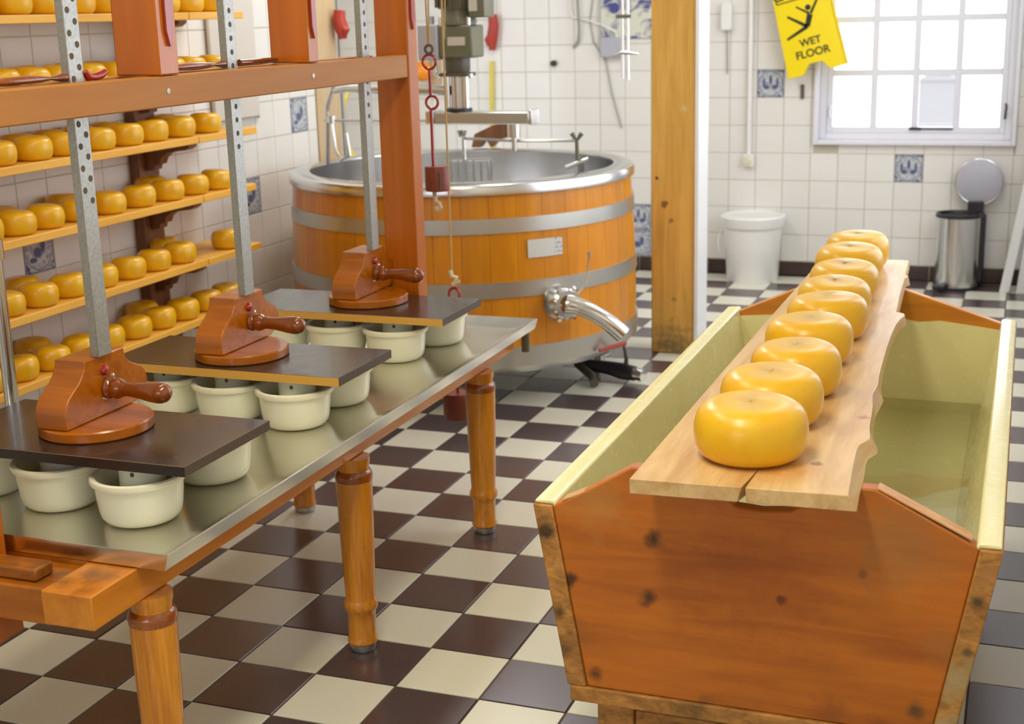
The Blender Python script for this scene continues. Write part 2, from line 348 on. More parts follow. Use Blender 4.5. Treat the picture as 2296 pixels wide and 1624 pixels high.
for k, (nv, dist, x, y, dk) in enumerate(cells):
    if not nv and k < 290: O('floor_tile', me_d if dk else me_l, (x, y, 0), floor)
    else:
        m = rest_d if dk else rest_l; m.add([Vector(q)+Vector((x, y, 0)) for q in fl.v], fl.f)
for nm, m, mt in (('floor_tile_field_light', rest_l, 'floor_light'), ('floor_tile_field_dark', rest_d, 'floor_dark')):
    O('floor_tile_field', m.mesh(nm, mat=M[mt]), (0, 0, 0), floor, kind='stuff')
# back wall (window opening x 37..139, z 72.5..175)
WX0, WX1, WZ0, WZ1 = 37.0, 139.5, 72.3, 190.0
HT = 262
wb = MB(); wb.box(-260, WX0, 503.85, 530, 0, HT); wb.box(WX1, 165, 503.85, 530, 0, HT); wb.box(WX0, WX1, 503.85, 530, 0, WZ0); wb.box(WX0, WX1, 503.85, 530, WZ1, HT)
wall_back = struct('wall_back', wb, M['grout'])
wl = MB(); wl.box(-172, -152.15, -380, 297, 0, HT); wall_left = struct('wall_left', wl, M['grout'])
PX, PZ, X0, Z0 = 14.76, 14.86, 5.85, 7.95
wt = tile_mesh('t', PX-.36, PZ-.36, .9, None, .12)
def rotx(v): return Vector((v.x, v.z, v.y))      # tile face towards -y
def roty(v): return Vector((-v.z*-1, v.x, v.y)) # tile face towards +x
def remap(mb, fn):
    m = MB(); m.add([fn(v) for v in mb.v], mb.f); return m
back_tile = remap(wt, lambda v: Vector((v.x, -v.z, v.y))); left_tile = remap(wt, lambda v: Vector((v.z, v.x, v.y)))
meb = back_tile.mesh('wall_tile', mat=M['tile_white']); mel = left_tile.mesh('wall_tile', mat=M['tile_white'])
md0 = back_tile.mesh('picture_tile', mat=M['delft0']); md1 = back_tile.mesh('picture_tile', mat=M['delft1'])
delft_at = {(0, 14): 0, }
field = MB(); cnt = 0
def col_of(x): return math.floor((x-X0)/PX)
dset = {(col_of(12), math.floor((104-Z0)/PZ)): md0, (col_of(86), math.floor((60-Z0)/PZ)): md0, (col_of(-58), math.floor((30-Z0)/PZ)): md0, (col_of(-58), 0): md1}
for i in range(col_of(-255), col_of(160)+1):
    for k in range(0, 17):
        x, z = X0+(i+.5)*PX, Z0+(k+.5)*PZ
        if x+PX/2 > 164: continue
        if x > WX0-PX*.5 and x < WX1+PX*.5 and z > WZ0-PZ*.55 and z < WZ1+PZ*.5: 
            # cut tiles beside the window
            if x-PX/2 < WX0-1 and z > WZ0: field.box(x-PX/2+.2, WX0-.2, 503.6, 504.5, z-PZ/2+.2, z+PZ/2-.2)
            elif x+PX/2 > WX1+1 and z > WZ0: field.box(WX1+.2, x+PX/2-.2, 503.6, 504.5, z-PZ/2+.2, z+PZ/2-.2)
            elif z-PZ/2 < WZ0-1: field.box(x-PX/2+.2, x+PX/2-.2, 503.6, 504.5, z-PZ/2+.2, WZ0-.2)
            continue
        vis = seen(x, 504, z, .02) and x > -205
        if vis and cnt < 296:
            cnt += 1; me = dset.get((i, k), meb)
            o = O('picture_tile' if (i, k) in dset else 'wall_tile', me, (x, 503.6, z), wall_back)
            if (i, k) in dset: o['label'] = 'white tile with a blue delft picture'
        else: field.add([v+Vector((x, 503.6, z)) for v in back_tile.v], back_tile.f)
O('wall_tile_field', field.mesh('wall_tile_field', mat=M['tile_white']), (0, 0, 0), wall_back, kind='stuff')
field = MB(); LY0, LP = 98.1, 14.68
ldset = {(0, math.floor((75-Z0)/PZ)), (12, math.floor((104-Z0)/PZ)), (9, math.floor((72-Z0)/PZ))}
mdl = left_tile.mesh('picture_tile', mat=None)
def delft_side():
    # same picture, read along y on the side wall: rotate the back tile mesh instead
    return md1
for i in range(-26, 14):
    for k in range(0, 17):
        y, z = LY0+(i+.5)*LP, Z0+(k+.5)*PZ
        if y-LP/2 > 296: continue
        if y+LP/2 > 297.5:
            field.box(-152.5, -151.9, y-LP/2+.2, 296.8, z-PZ/2+.2, z+PZ/2-.2); continue
        vis = seen(-152, y, z, .03)
        if (i, k) in ldset:
            o = O('picture_tile', md1, (-151.9, y, z), wall_left, rot=(0, 0, math.pi/2)); o['label'] = 'white tile with a blue delft picture'
        elif vis: O('wall_tile', mel, (-151.9, y, z), wall_left)
        else: field.add([v+Vector((-151.9, y, z)) for v in left_tile.v], left_tile.f)
O('wall_tile_field', field.mesh('wall_tile_field', mat=M['tile_white']), (0, 0, 0), wall_left, kind='stuff')
# skirting tiles
sk = struct('baseboard_back', MB().box(-258, 163, 503.9, 504.5, .1, 7.8), M['floor_grout'])
skm = MB().box(-9.7, 9.7, -.35, .35, .2, 7.7).mesh('skirting_tile', mat=M['skirt'])
for i in range(-12, 8): O('skirting_tile', skm, ((i+.5)*T, 503.6, 0), sk)
sl = struct('baseboard_left', MB().box(-152.5, -152, -300, 296, .1, 7.8), M['floor_grout'])
skm2 = MB().box(-.35, .35, -9.7, 9.7, .2, 7.7).mesh('skirting_tile', mat=M['skirt'])
for j in range(-10, 15): O('skirting_tile', skm2, (-151.7, (j+.5)*T-4.5, 0), sl)
# right wall with a tall window that is out of the picture, ceiling, alcove wall behind the left wall
wr = MB(); wr.box(165, 185, -380, 150, 0, HT); wr.box(165, 185, 420, 530, 0, HT); wr.box(165, 185, 150, 420, 0, 80); wr.box(165, 185, 150, 420, 235, HT)
struct('wall_right', wr, M['white_paint'])
struct('wall_alcove', MB().box(-280, -260, 297, 530, 0, HT), M['white_paint'])
cl = MB(); cl.box(-280, 95, -385, 530, HT, HT+10); cl.box(160, 185, -385, 530, HT, HT+10); cl.box(95, 160, -385, 250, HT, HT+10); cl.box(95, 160, 430, 530, HT, HT+10)
struct('ceiling', cl, M['ceiling'])
wf = MB(); wf.box(-280, -60, -400, -385, 0, HT); wf.box(100, 185, -400, -385, 0, HT); wf.box(-60, 100, -400, -385, 0, 100); wf.box(-60, 100, -400, -385, 200, HT)
struct('wall_front', wf, M['ceiling'])
rl = MB(); rl.box(95, 98, 250, 430, HT-.5, HT+10); rl.box(157, 160, 250, 430, HT-.5, HT+10)
for yy in (250, 338, 427): rl.box(98, 157, yy, yy+3, HT-.5, HT+10)
struct('added_roof_light', rl, M['window_paint'])  # unseen roof opening, added to bring sky glare onto the right-hand floor
# window
win = struct('window_1', MB().box(WX0, WX1, 523, 527, 66, 68), M['window_paint'])
fr = MB()
def frame(mb, x0, x1, y0, y1, z0, z1, t_):
    mb.box(x0, x0+t_, y0, y1, z0, z1); mb.box(x1-t_, x1, y0, y1, z0, z1); mb.box(x0+t_, x1-t_, y0, y1, z0, z0+t_); mb.box(x0+t_, x1-t_, y0, y1, z1-t_, z1)
frame(fr, WX0, WX1, 500.5, 520, WZ0, WZ1, 2.2); part('window_frame', fr, M['window_paint'], win, .3)
fr = MB(); frame(fr, WX0+2.2, WX1-2.2, 508, 516, WZ0+2.2, WZ1-2.2, 3.4); part('window_frame', fr, M['window_paint'], win, .3)
fr = MB(); frame(fr, WX0+5.6, WX1-5.6, 509.5, 514.5, WZ0+5.6, WZ1-5.6, 3.2); part('sash', fr, M['window_paint'], win, .3)
gx0, gx1, gz0, gz1 = WX0+8.8, WX1-8.8, WZ0+8.8, WZ1-8.8
xs = [gx0+(gx1-gx0)*q for q in (0, .25, .5, .75, 1)]; zs = [gz0, 109.4, 137.0, 164.4, gz1]
for xx in xs[1:-1]: part('glazing_bar', MB().box(xx-1.75, xx+1.75, 510, 513.9, gz0, gz1), M['window_paint'], win, .25)
for zz in zs[1:-1]: part('glazing_bar', MB().box(gx0, gx1, 510.15, 514.2, zz-1.75, zz+1.75), M['window_paint'], win, .25)
for a in range(4):
    for b in range(4):
        part('pane', MB().box(xs[a]+1.7, xs[a+1]-1.7, 511.8, 512.2, zs[b]+1.7, zs[b+1]-1.7), M['glass'], win)
part('window_stay', MB().tube([(88, 509, 80.3), (108, 509, 80.2)], .45).box(86, 92, 508.4, 509.6, 79.6, 81), M['dark_plastic'], win)
part('window_handle', MB().tube([(133.5, 508.5, 93), (133.8, 506.6, 92), (133.4, 506.6, 85.5)], .6), M['dark_plastic'], win)
part('window_handle', MB().tube([(44.6, 508.5, 92), (44.4, 507, 91), (44.6, 507, 86)], .5), M['steel'], win)
out = solo('garden_shed', MB().box(31, 74, 1300, 1345, -60, 64).prism([(29, 64), (76, 64), (52, 74)], lambda q: (q[0], 1298, q[1]), lambda q: (q[0], 1347, q[1])), M['outside_grey'], (52, 1320, -60), 'grey shed outside seen through a lower window pane', 'shed')
# tall box outside: greyish wall seen in one lower pane
# ------------------------------------------------------------------ wooden post, window light on its right face painted as a white strip
p = thing('support_post', (-3, 313, 0), 'square pine roof post with knots and window-lit white right side', 'post')
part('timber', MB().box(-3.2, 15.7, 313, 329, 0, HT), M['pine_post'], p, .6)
part('lit_side_strip', MB().box(15.75, 17.4, 311.8, 330, 0, HT), M['white_paint'], p, .2, 'white strip painting the window light on the post side')
p = thing('corner_post', (-152, 300, 0), 'pale timber post at the end of the tiled left wall', 'post')
part('timber', MB().box(-168, -151.4, 297.6, 319, 0, HT), M['pale_board'], p, .3)
part('pipe', MB().tube([(-150.6, 320.6, 0), (-150.6, 320.6, HT)], .9), M['galv'], p, 0, 'thin grey pipe running up its edge')
# ------------------------------------------------------------------ cheese rack on the left wall
rack = thing('cheese_rack', (-152, 110, 0), 'tall wooden wall rack of long yellow planks on brown brackets', 'shelf')
ZS = [148, 126, 106, 85.2, 62.6, 42.3]; YE = [200, 204, 204, 200.5, 201.5, 192]
part('upright', MB().box(-151.4, -147.5, 157, 169, 0, 200), M['bracket_wood'], rack, .3)
part('upright', MB().box(-151.4, -147.5, 12, 24, 0, 200), M['bracket_wood'], rack, .3)
for z, ye in zip(ZS, YE):
    for (a, b) in ((-60, 20), (20.2, 164.4), (164.8, ye)):
        part('plank', MB().box(-151.3, -127, a, b, z-2.5, z), M['shelf_wood'], rack, .25)
    for y in (163, 18):
        pr = [(-147.4, z-2.6), (-128.6, z-2.6), (-128.8, z-3.6), (-130.5, z-4.6), (-134, z-5.0), (-138, z-5.6), (-140.6, z-7.4), (-141.6, z-9.6), (-143.4, z-9.9), (-143.8, z-11.6), (-147.4, z-11.8)]
        part('bracket', MB().prism(pr, lambda q: (q[0], y-2.4, q[1]), lambda q: (q[0], y+2.4, q[1])), M['bracket_wood'], rack, .15)
def cheese_prof(R, H):
    P_ = [(.0, 0), (.58, 0), (.77, .025), (.89, .10), (.965, .24), (1, .46), (.99, .63), (.95, .78), (.87, .89), (.76, .957), (.64, .992), (.5, 1.0), (.25, 1.0), (.0, 1.0)]
    return [(max(a*R, .01), b*H) for a, b in P_]
small_meshes = []
for v_ in range(4):
    mb = MB().lathe(cheese_prof(5.85, 7.0), n=28, close=False)
    for q in mb.v:
        a = math.atan2(q.y, q.x); q.x *= 1+.02*math.sin(2*a+v_); q.y *= 1+.02*math.cos(a*3+v_*2); q.z *= 1+.03*math.sin(a+v_)
    small_meshes.append(mb.mesh('cheese', mat=M['cheese_small']))
ords = ['first', 'second', 'third', 'fourth', 'fifth', 'sixth', 'seventh', 'eighth', 'ninth', 'tenth', 'eleventh', 'twelfth', 'thirteenth', 'fourteenth', 'fifteenth']
shelfname = ['top', 'second', 'third', 'fourth', 'fifth', 'lowest']
rowsY = [[69, 83, 97, 113, 128, 143, 159, 174, 188], [62, 75, 88, 101, 115, 130, 145, 159, 172, 187], [56, 70, 85, 99, 116, 131, 146, 162, 179], [60, 74.5, 88, 103.5, 119, 135.5, 152, 168, 183],
         [66, 80.5, 95, 111, 126, 141, 156, 187], [54, 69, 83, 96.5, 111, 126, 141, 155.5, 171, 184.5]]
backY = [[78, 92, 107, 122], [70, 84, 99, 122, 137, 152, 166], [64, 79, 93, 108, 123, 138, 170], [82, 112, 160], [88, 164], [90, 148]]
for s_ in range(6):
    for row, ys in (('front', rowsY[s_]), ('back', backY[s_])):
        for k, y in enumerate(ys):
            x = -133.2+random.uniform(-.5, .5) if row == 'front' else -145.4
            O('cheese', small_meshes[(k*3+s_) % 4], (x, y, ZS[s_]), None,
              '%s small yellow cheese from the left, %s row of the %s rack plank' % (ords[k], row, shelfname[s_]),
              'cheese', 'cheese wheels on the wall rack', rot=(0, 0, random.uniform(0, 6)))
panel = thing('wall_panel', (-151.6, 230, 106), 'white framed board hanging on the tiled left wall above the shelf ends', 'board')
part('board', MB().box(-151.5, -149.8, 212, 246, 106.5, 180), M['panel_white'], panel, .8)
part('edge_strip', MB().box(-151.5, -150.9, 246.05, 247.0, 106, 180), M['blue_hose'], panel, .2)
# ------------------------------------------------------------------ cheese tank
TX, TY = -70.4, 267.3
tank = thing('cheese_tank', (TX, TY, 0), 'large round wooden cheese tank with steel rim and hoops', 'tank')
def RZ(z): return 68.6+(84-z)/66*2.0-((z-51)/33)**2*.8+.6
NS = 42
for k in range(NS):
    a0, a1 = 2*math.pi*(k+.006)/NS, 2*math.pi*(k+.994)/NS; mb = MB(); zs_ = [20, 34, 51, 68, 84]; vs_ = []
    for z in zs_:
        for (a, r) in ((a0, RZ(z)-.25), ((a0+a1)/2, RZ(z)), (a1, RZ(z)-.25), (a1, RZ(z)-4), (a0, RZ(z)-4)): vs_.append((TX+r*math.cos(a), TY+r*math.sin(a), z))
    fs_ = [(4, 3, 2, 1, 0), tuple(20+i for i in range(5))]
    for i in range(4):
        for j in range(5): fs_.append((i*5+j, i*5+(j+1) % 5, (i+1)*5+(j+1) % 5, (i+1)*5+j))
    mb.add(vs_, fs_); part('stave', mb, M['stave'], tank)
def hoop(z0, z1, th=.5):
    return MB().lathe([(RZ(z0)-.3, z0), (RZ(z0)+th, z0), (RZ((z0+z1)/2)+th, (z0+z1)/2), (RZ(z1)+th, z1), (RZ(z1)-.3, z1), (RZ(z0)-.3, z0)], (TX, TY, 0), 96, close=False)
part('hoop', hoop(67.6, 73), M['hoop'], tank); part('hoop', hoop(43.8, 49.6), M['hoop'], tank)
part('hoop', hoop(17.5, 25), M['hoop'], tank, 0, 'wide steel bottom hoop')
part('rim', MB().lathe([(61.4, 84.4), (61.6, 85.6), (63, 86), (68.4, 85.6), (69.6, 85.1), (70.0, 84.2), (70.0, 81.6), (69.4, 81.5), (69.3, 84), (61.8, 84.2), (61.4, 84.4)], (TX, TY, 0), 128, close=False), M['steel'], tank)
part('inner_wall', MB().lathe([(61.4, 85), (61.4, 30), (60, 28), (0.01, 27)], (TX, TY, 0), 96, close=False), M['steel'], tank, 0, 'bare steel inside of the tank')
part('base', MB().lathe([(60, 14), (68, 14.5), (69.6, 17.5), (69.6, 21), (60, 21)], (TX, TY, 0), 96), M['hoop'], tank)
for a in (20, 110, 200, 300):
    x, y = TX+55*math.cos(math.radians(a)), TY+55*math.sin(math.radians(a))
    part('foot', MB().lathe([(3, 0), (3, 1), (2, 1.4), (2, 14.4)], (x, y, 0), 16), M['steel'], tank)
# name plate (on the staves, facing the visitor)
an = math.radians(-42.5)
def on_tank(a, z, r=0.0): return Vector((TX+(RZ(z)+r)*math.cos(a), TY+(RZ(z)+r)*math.sin(a), z))
mb = MB(); N_ = 6; vs_ = []
for i in range(N_+1):
    a = an+math.radians(-5.9)+math.radians(11.8)*i/N_
    for z in (57.9, 64.5): vs_.append(on_tank(a, z, .15)); vs_.append(on_tank(a, z, .45))
fs_ = []
for i in range(N_): b = i*4; fs_ += [(b+1, b+5, b+7, b+3), (b, b+4, b+5, b+1), (b+2, b+3, b+7, b+6)]
fs_ += [(0, 1, 3, 2), (N_*4, N_*4+2, N_*4+3, N_*4+1)]
t = NT('plate_print'); sep = t.n('ShaderNodeSeparateXYZ'); t.l(t.tc.outputs['Object'], sep.inputs[0])
lin = t.mapr(t.math('FRACT', t.math('MULTIPLY', sep.outputs[2], 62)), .5, .55); nz = t.mapr(t.noise(80, 2), .45, .5)
right = t.mapr(sep.outputs[0], .54, .545)
t.set(t.mix(t.math('MULTIPLY', t.math('MULTIPLY', lin, nz), t.math('MULTIPLY', right, .6)), srgb(210, 210, 204), srgb(110, 120, 120)), .35, .1); M['plate'] = t.m
part('name_plate', MB().add(vs_, fs_), M['plate'], tank)
# outlet valve and spout
A = Vector((math.cos(math.radians(-39)), math.sin(math.radians(-39)), 0)); B = on_tank(math.radians(-39), 40.5)
def along(t_, dz=0, side=0): return B+A*t_+Vector((-A.y, A.x, 0))*side+Vector((0, 0, dz))
part('outlet_flange', MB().tube([along(-.5), along(1.0)], 6.4, 28), M['steel'], tank)
part('outlet_pipe', MB().tube([along(.8), along(5)], 4.2, 24), M['chrome'], tank)
part('union_nut', MB().tube([along(4.4), along(5.0), along(6.8), along(7.4)], [5.2, 5.9, 5.9, 5.2], 20), M['chrome'], tank)
for k in range(6):
    a = k*math.pi/3; part('union_lug', MB().tube([along(5.6, 5.6*math.sin(a), 5.6*math.cos(a)), along(6.9, 6.7*math.sin(a), 6.7*math.cos(a))], .8, 10), M['chrome'], tank)
sp = []; S0 = along(6.5); dirx = Vector((.86, .28, 0)).normalized()
for k in range(13):
    q = k/12; sp.append(S0+A*3*q+dirx*(19*q)+Vector((0, 0, -2.5*q-9*q*q)))
part('spout', MB().tube(sp, [3.6]*2+[3.2]*11, 24), M['chrome'], tank)
part('valve_lever', MB().tube([along(5, 2, 5), along(4.5, 6, 10), along(4, 17, 12)], [.55, .5, .45], 8).lathe([(.01, -1), (.9, -.5), (.9, .5), (.01, 1)], along(4, 17.3, 12), 10, close=False), M['chrome'], tank)
# floor drain valve
dv = thing('drain_valve', (-4, 286, 0), 'dark drain valve with red lever low beside the tank', 'valve')
part('body', MB().tube([(-26, 268, 11), (-16, 263, 6), (-8, 264, 5), (-2, 262, 4.6), (4, 260, 4.4)], [2.2, 2.4, 2.8, 3.4, 3.0], 14), M['dark_plastic'], dv)
part('coupling', MB().tube([(3.6, 260.2, 4.5), (8, 258.6, 4.2)], [2.6, 2.6], 12), M['chrome'], dv)
part('lever', MB().tube([(-4.2, 238.5, 18.6), (4.2, 246.4, 20.2)], [.8, .8], 8), M['red_rubber'], dv, 0, 'red lever')
part('lever_stem', MB().tube([(3.4, 245.8, 19.8), (2.2, 254, 12), (0, 261, 7)], [.6, .8, 1.0], 8), M['motor_dark'], dv)
part('hose', MB().tube([(-26, 268, 11), (-20, 262, 6), (-13, 257, 3), (-10, 250, 2)], 1.8, 12), M['motor_dark'], dv)
# ------------------------------------------------------------------ stirring machine over the tank
st = thing('stirring_machine', (-65, 255, 85), 'grey electric stirring motor on a steel bridge over the tank', 'machine')
pr = [(-74.2, 103.2), (-74.2, 107.8), (-34.4, 107.8), (-34.4, 104.2), (-38, 103.2)]
part('crossbar', MB().box(-74, -34.6, 249, 259, 103.4, 108), M['hoop'], st, .5)
part('end_cap', MB().box(-34.6, -33.6, 249.4, 258.6, 103.2, 108.8), M['steel'], st, .2)
part('end_cap', MB().box(-77.5, -74, 248.5, 258.5, 103.6, 108.4), M['steel'], st, .2)
part('collar', MB().lathe([(5.2, 108), (5.2, 109.2), (4.4, 109.4)], (-65.2, 254, 0), 24), M['dark_plastic'], st)
part('column', MB().lathe([(3.0, 109), (3.0, 123)], (-65.2, 254, 0), 20), M['steel'], st)
part('column_sleeve', MB().tube([(-69.4, 252.4, 109.4), (-69.4, 252.4, 122)], 1.2, 12), M['chrome'], st)
part('column_sleeve', MB().tube([(-61.6, 252.4, 109.4), (-61.6, 252.4, 122)], 1.2, 12), M['chrome'], st)
part('flange', MB().box(-71, -59.6, 249, 259, 121.6, 123), M['motor_dark'], st, .3)
for x in (-72.4, -58.8): part('bolt', MB().lathe([(.01, -1), (1.1, -.6), (1.1, .6), (.01, 1)], (x, 250.5, 122), 12, close=False), M['chrome'], st)
part('gearbox_neck', MB().lathe([(4.6, 123), (5.0, 124), (5.0, 128.6)], (-65.3, 254, 0), 20), M['motor_dark'], st)
part('gearbox', MB().box(-70.6, -56.4, 247.5, 260.5, 128.6, 141), M['motor'], st, .8)
part('rating_plate', MB().box(-66.4, -59.2, 247.2, 247.6, 133.4, 136.6), M['label'], st)
part('gearbox_top', MB().lathe([(7, 141), (7.2, 142.5), (6, 145.5), (6, 147)], (-64.4, 254, 0), 24), M['motor'], st)
for x in (-70, -58.5): part('bolt', MB().tube([(x, 249.6, 141), (x, 249.6, 144)], .9, 10), M['chrome'], st)
part('motor_body', MB().lathe([(7.2, 147), (7.6, 148), (7.6, 166), (6, 168)], (-64.8, 254, 0), 24), M['motor'], st)
for k in range(22):
    a = 2*math.pi*k/22; c, s_ = math.cos(a), math.sin(a); mb = MB()
    q = [(r*c-w_*s_, r*s_+w_*c) for r, w_ in ((7.4, -.22), (8.6, -.22), (8.6, .22), (7.4, .22))]
    mb.prism(q, lambda p_: (-64.8+p_[0], 254+p_[1], 147.6), lambda p_: (-64.8+p_[0], 254+p_[1], 166)); part('cooling_fin', mb, M['motor_dark'], st)
part('terminal_box', MB().box(-57.2, -50.8, 247, 258, 143.6, 158), M['motor'], st, .5)
part('terminal_label', MB().box(-57, -53.6, 246.7, 247.1, 146, 155), M['label'], st)
part('control_box', MB().box(-78.8, -70.4, 246.5, 256, 128, 141.4), M['white_lid'], st, .5, 'pale grey control box')
part('cable_gland', MB().tube([(-74.6, 251, 141.4), (-74.6, 251, 144.5)], 1.3, 12), M['white_lid'], st)
part('gland_rod', MB().tube([(-73.4, 250.5, 122), (-73.4, 250.5, 128)], .9, 10), M['steel'], st)
part('bridge_tube', MB().tube([(-68.2, 255, 116), (-100, 256, 116.8), (-116, 257, 117.2), (-122, 258, 116)], [2, 2, 1.6, 1.2], 16), M['steel'], st)
part('bridge_foot', MB().tube([(-122, 258, 118), (-126, 259, 110), (-128, 260, 86)], [1.2, 1.0, 1.0], 12), M['steel'], st)
part('guard_rod', MB().tube([(-128, 259, 104), (-74, 252, 104.6)], .55, 8), M['steel'], st)
part('guard_joint', MB().lathe([(.01, -2), (1.8, -1.4), (1.8, 1.4), (.01, 2)], (-124, 258, 104.6), 12, close=False), M['chrome'], st)
part('guard_loop', MB().tube([(-124, 258, 104), (-123, 258, 92), (-120, 257, 88), (-116, 257, 90), (-117, 257, 99)], .8, 8), M['steel'], st)
part('drive_stub', MB().lathe([(2.6, 98), (2.6, 103.6)], (-42.6, 254, 0), 18), M['steel'], st)
part('drive_shaft', MB().lathe([(.01, 92.4), (1.0, 92.8), (1.0, 98)], (-42.6, 254, 0), 12, close=False), M['steel'], st)
part('stirrer_bar', MB().tube([(-64.6, 256, 97.3), (-42.6, 254, 96.6), (-19.6, 262, 96.2)], .55, 8), M['steel'], st)
part('wing_nut', MB().tube([(-65.6, 255, 98), (-65.8, 255, 100.6)], [.6, 1.1], 8).tube([(-64.2, 255, 98), (-63.8, 255, 100.6)], [.6, 1.1], 8), M['chrome'], st)
part('wing_nut', MB().tube([(-20, 262, 96.6), (-21.6, 262, 99)], [.6, 1.0], 8).tube([(-19.2, 262, 96.6), (-17.6, 262, 99)], [.6, 1.0], 8), M['motor'], st)
part('hanger', MB().tube([(-64.8, 256, 98), (-64.6, 256, 88)], .8, 8), M['steel'], st)
part('hanger', MB().tube([(-19.6, 262, 97), (-19.4, 262, 88)], .8, 8), M['motor'], st)
rk = MB().tube([(-70.6, 256, 88.6), (-54, 258, 89)], .6, 8); part('rake_bar', rk, M['steel'], st)
for k in range(6):
    x = -70.2+k*3.1; part('rake_tine', MB().tube([(x, 256+.1*k, 88.4), (x, 256+.1*k, 66)], .5, 8), M['steel'], st)
part('rake_tine', MB().tube([(-53.9, 258, 89), (-54.6, 258, 66)], .5, 8), M['steel'], st)
part('paddle', MB().tube([(-23, 258, 86), (-15, 262, 89)], [.9, .9], 8).box(-19, -16.6, 261.4, 262, 70, 88), M['steel'], st)
# ------------------------------------------------------------------ press table
tb = thing('press_table', (-24, 24, 0), 'long low table with turned oak legs and stainless steel draining tray', 'table')
part('side_rail', MB().box(-4.3, 5.8, -81, 119, 47.9, 54), M['rail_wood'], tb, .25)
part('side_rail', MB().box(-58.5, -49, -81, 119, 47.9, 54), M['rail_wood'], tb, .25)
part('end_rail', MB().box(-49, -4.4, 112, 119, 47.9, 53.9), M['rail_wood'], tb, .25)
part('end_rail', MB().box(-49, -4.4, -68, -61, 47.9, 53.9), M['rail_wood'], tb, .25)
legp = [(3.9, 47.8), (3.9, 46.6), (3.55, 45.2), (3.6, 44.6), (4.15, 44.0), (4.35, 43.2), (4.2, 42.4), (4.2, 41.8), (4.05, 32), (3.7, 20), (3.45, 13.4), (3.6, 12.9), (4.0, 12.2), (4.0, 11.0), (3.55, 10.2), (3.35, 9.6), (3.25, 3.4), (3.55, 3.0), (3.6, 2.3), (3.2, 1.9), (3.0, 1.7)]
for (x, y) in ((5.2-4.3, -64), (5.0-4, 14.8), (4.6-4, 93.6), (-54, -64), (-54, 15), (-54, 94)):
    if x > -10: x = 1.2+ .0
    lg = part('leg', MB().lathe(legp, (x+3.6 if x > -10 else x, y, 0), 32), M['leg_wood'], tb)
    xx = x+3.6 if x > -10 else x
    o = part('leg_ring', MB().lathe([(3.7, 44.8), (4.22, 44.1), (4.42, 43.2), (4.26, 42.3), (4.0, 42.2)], (xx, y, 0), 32), M['ring_wood'], lg)
    o = part('leg_shoe', MB().lathe([(2.6, 0), (2.9, .2), (3.1, 1.2), (3.0, 1.8)], (xx, y, 0), 24), M['galv'], lg)
# steel tray: shallow pan with a sloping rim
XO0, XO1, YO0, YO1 = -61, 12.2, -68.5, 121.3; XI0, XI1, YI0, YI1 = -56, 7.2, -67.6, 116.2; ZT, ZL, ZB = 55.3, 57.3, 54.3
tr = MB()
o_ = [(XO0, YO0, ZL), (XO1, YO0, ZL), (XO1, YO1, ZL), (XO0, YO1, ZL)]; i_ = [(XI0, YI0, ZT), (XI1, YI0, ZT), (XI1, YI1, ZT), (XI0, YI1, ZT)]
b_ = [(XO0, YO0, ZB), (XO1-.6, YO0, ZB), (XO1-.6, YO1, ZB), (XO0, YO1, ZB)]; ib = [(XI0+.2, YI0+.5, ZB), (XI1-.2, YI0+.5, ZB), (XI1-.2, YI1-.2, ZB), (XI0+.2, YI1-.2, ZB)]
q = [(v[0]+(.25 if v[0] > 0 else -.25), v[1]+(.25 if v[1] > 0 else -.05), ZL-.12) for v in o_]
tr.add(o_+i_+q+b_+ib, [(4, 5, 6, 7)]+[(i, (i+1) % 4, (i+1) % 4+4, i+4) for i in range(4)]+[(i+8, (i+1) % 4+8, (i+1) % 4, i) for i in range(4)]
       + [(i+12, (i+1) % 4+12, (i+1) % 4+8, i+8) for i in (0, 3)]+[(9, 10, 14, 13), (10, 11, 15, 14)]+[(i+12, i+16, (i+1) % 4+16, (i+1) % 4+12) for i in range(4)]+[(19, 18, 17, 16)])
part('steel_tray', tr, M['tray'], tb)
part('drain_spout', MB().tube([(8.4, 121.8, 54.5), (8.4, 121.8, 47)], 1.25, 14), M['motor'], tb)
# ------------------------------------------------------------------ press frame
pf = thing('press_stand', (-20, 14, 41), 'tall orange wooden press frame standing over the steel table', 'frame')
part('crossbeam', MB().box(-48.8, -4.5, -79, -68.2, 46.6, 53.2), M['cross_wood'], pf, .35)
part('post', MB().box(-31, -20.6, -79, -69.6, 53.3, 200), M['post_wood'], pf, .3)
part('post_stub', MB().box(-26, -17.5, -78.5, -71, 40.6, 46.5), M['post_wood'], pf, .3)
part('wedge_block', MB().box(-24, -8.2, -77.2, -72.6, 53.3, 55.6), M['cross_wood'], pf, .4)
part('front_beam', MB().box(-19.2, -15.2, -69.5, 97.8, 128.5, 134.6), M['frame_wood'], pf, .3)
part('rear_beam', MB().box(-29.5, -25.5, -69.5, 97.8, 128.5, 134.6), M['frame_wood'], pf, .3)
part('post', MB().box(-24.8, -14.9, 98, 104.2, 57.5, 230), M['post_wood'], pf, .35)
for (y0, y1) in ((-18.5, -11.8), (41.8, 47)):
    part('hanging_post', MB().box(-25.2, -15.0, y0, y1, 134.7, 230), M['post_wood'], pf, .35)
for (y, zt) in ((-15, 140.2), (44.4, 140.2), (101, 141.2)):
    pr = [(y-1.1, 230), (y-1.1, zt+3), (y-.2, zt), (y+.2, zt), (y+1.1, zt+3), (y+1.1, 230)]
    part('red_strip', MB().prism(pr, lambda p_: (-14.9, p_[0], p_[1]), lambda p_: (-14.3, p_[0], p_[1])), M['red_worn'], pf, .12, 'red painted pointed strip')
for y in (-16, 44): part('beam_bolt', MB().lathe([(.6, 0), (.6, .1), (.3, .15)], (-15.2, y, 131.6), 14, axis='x'), M['galv'], pf)
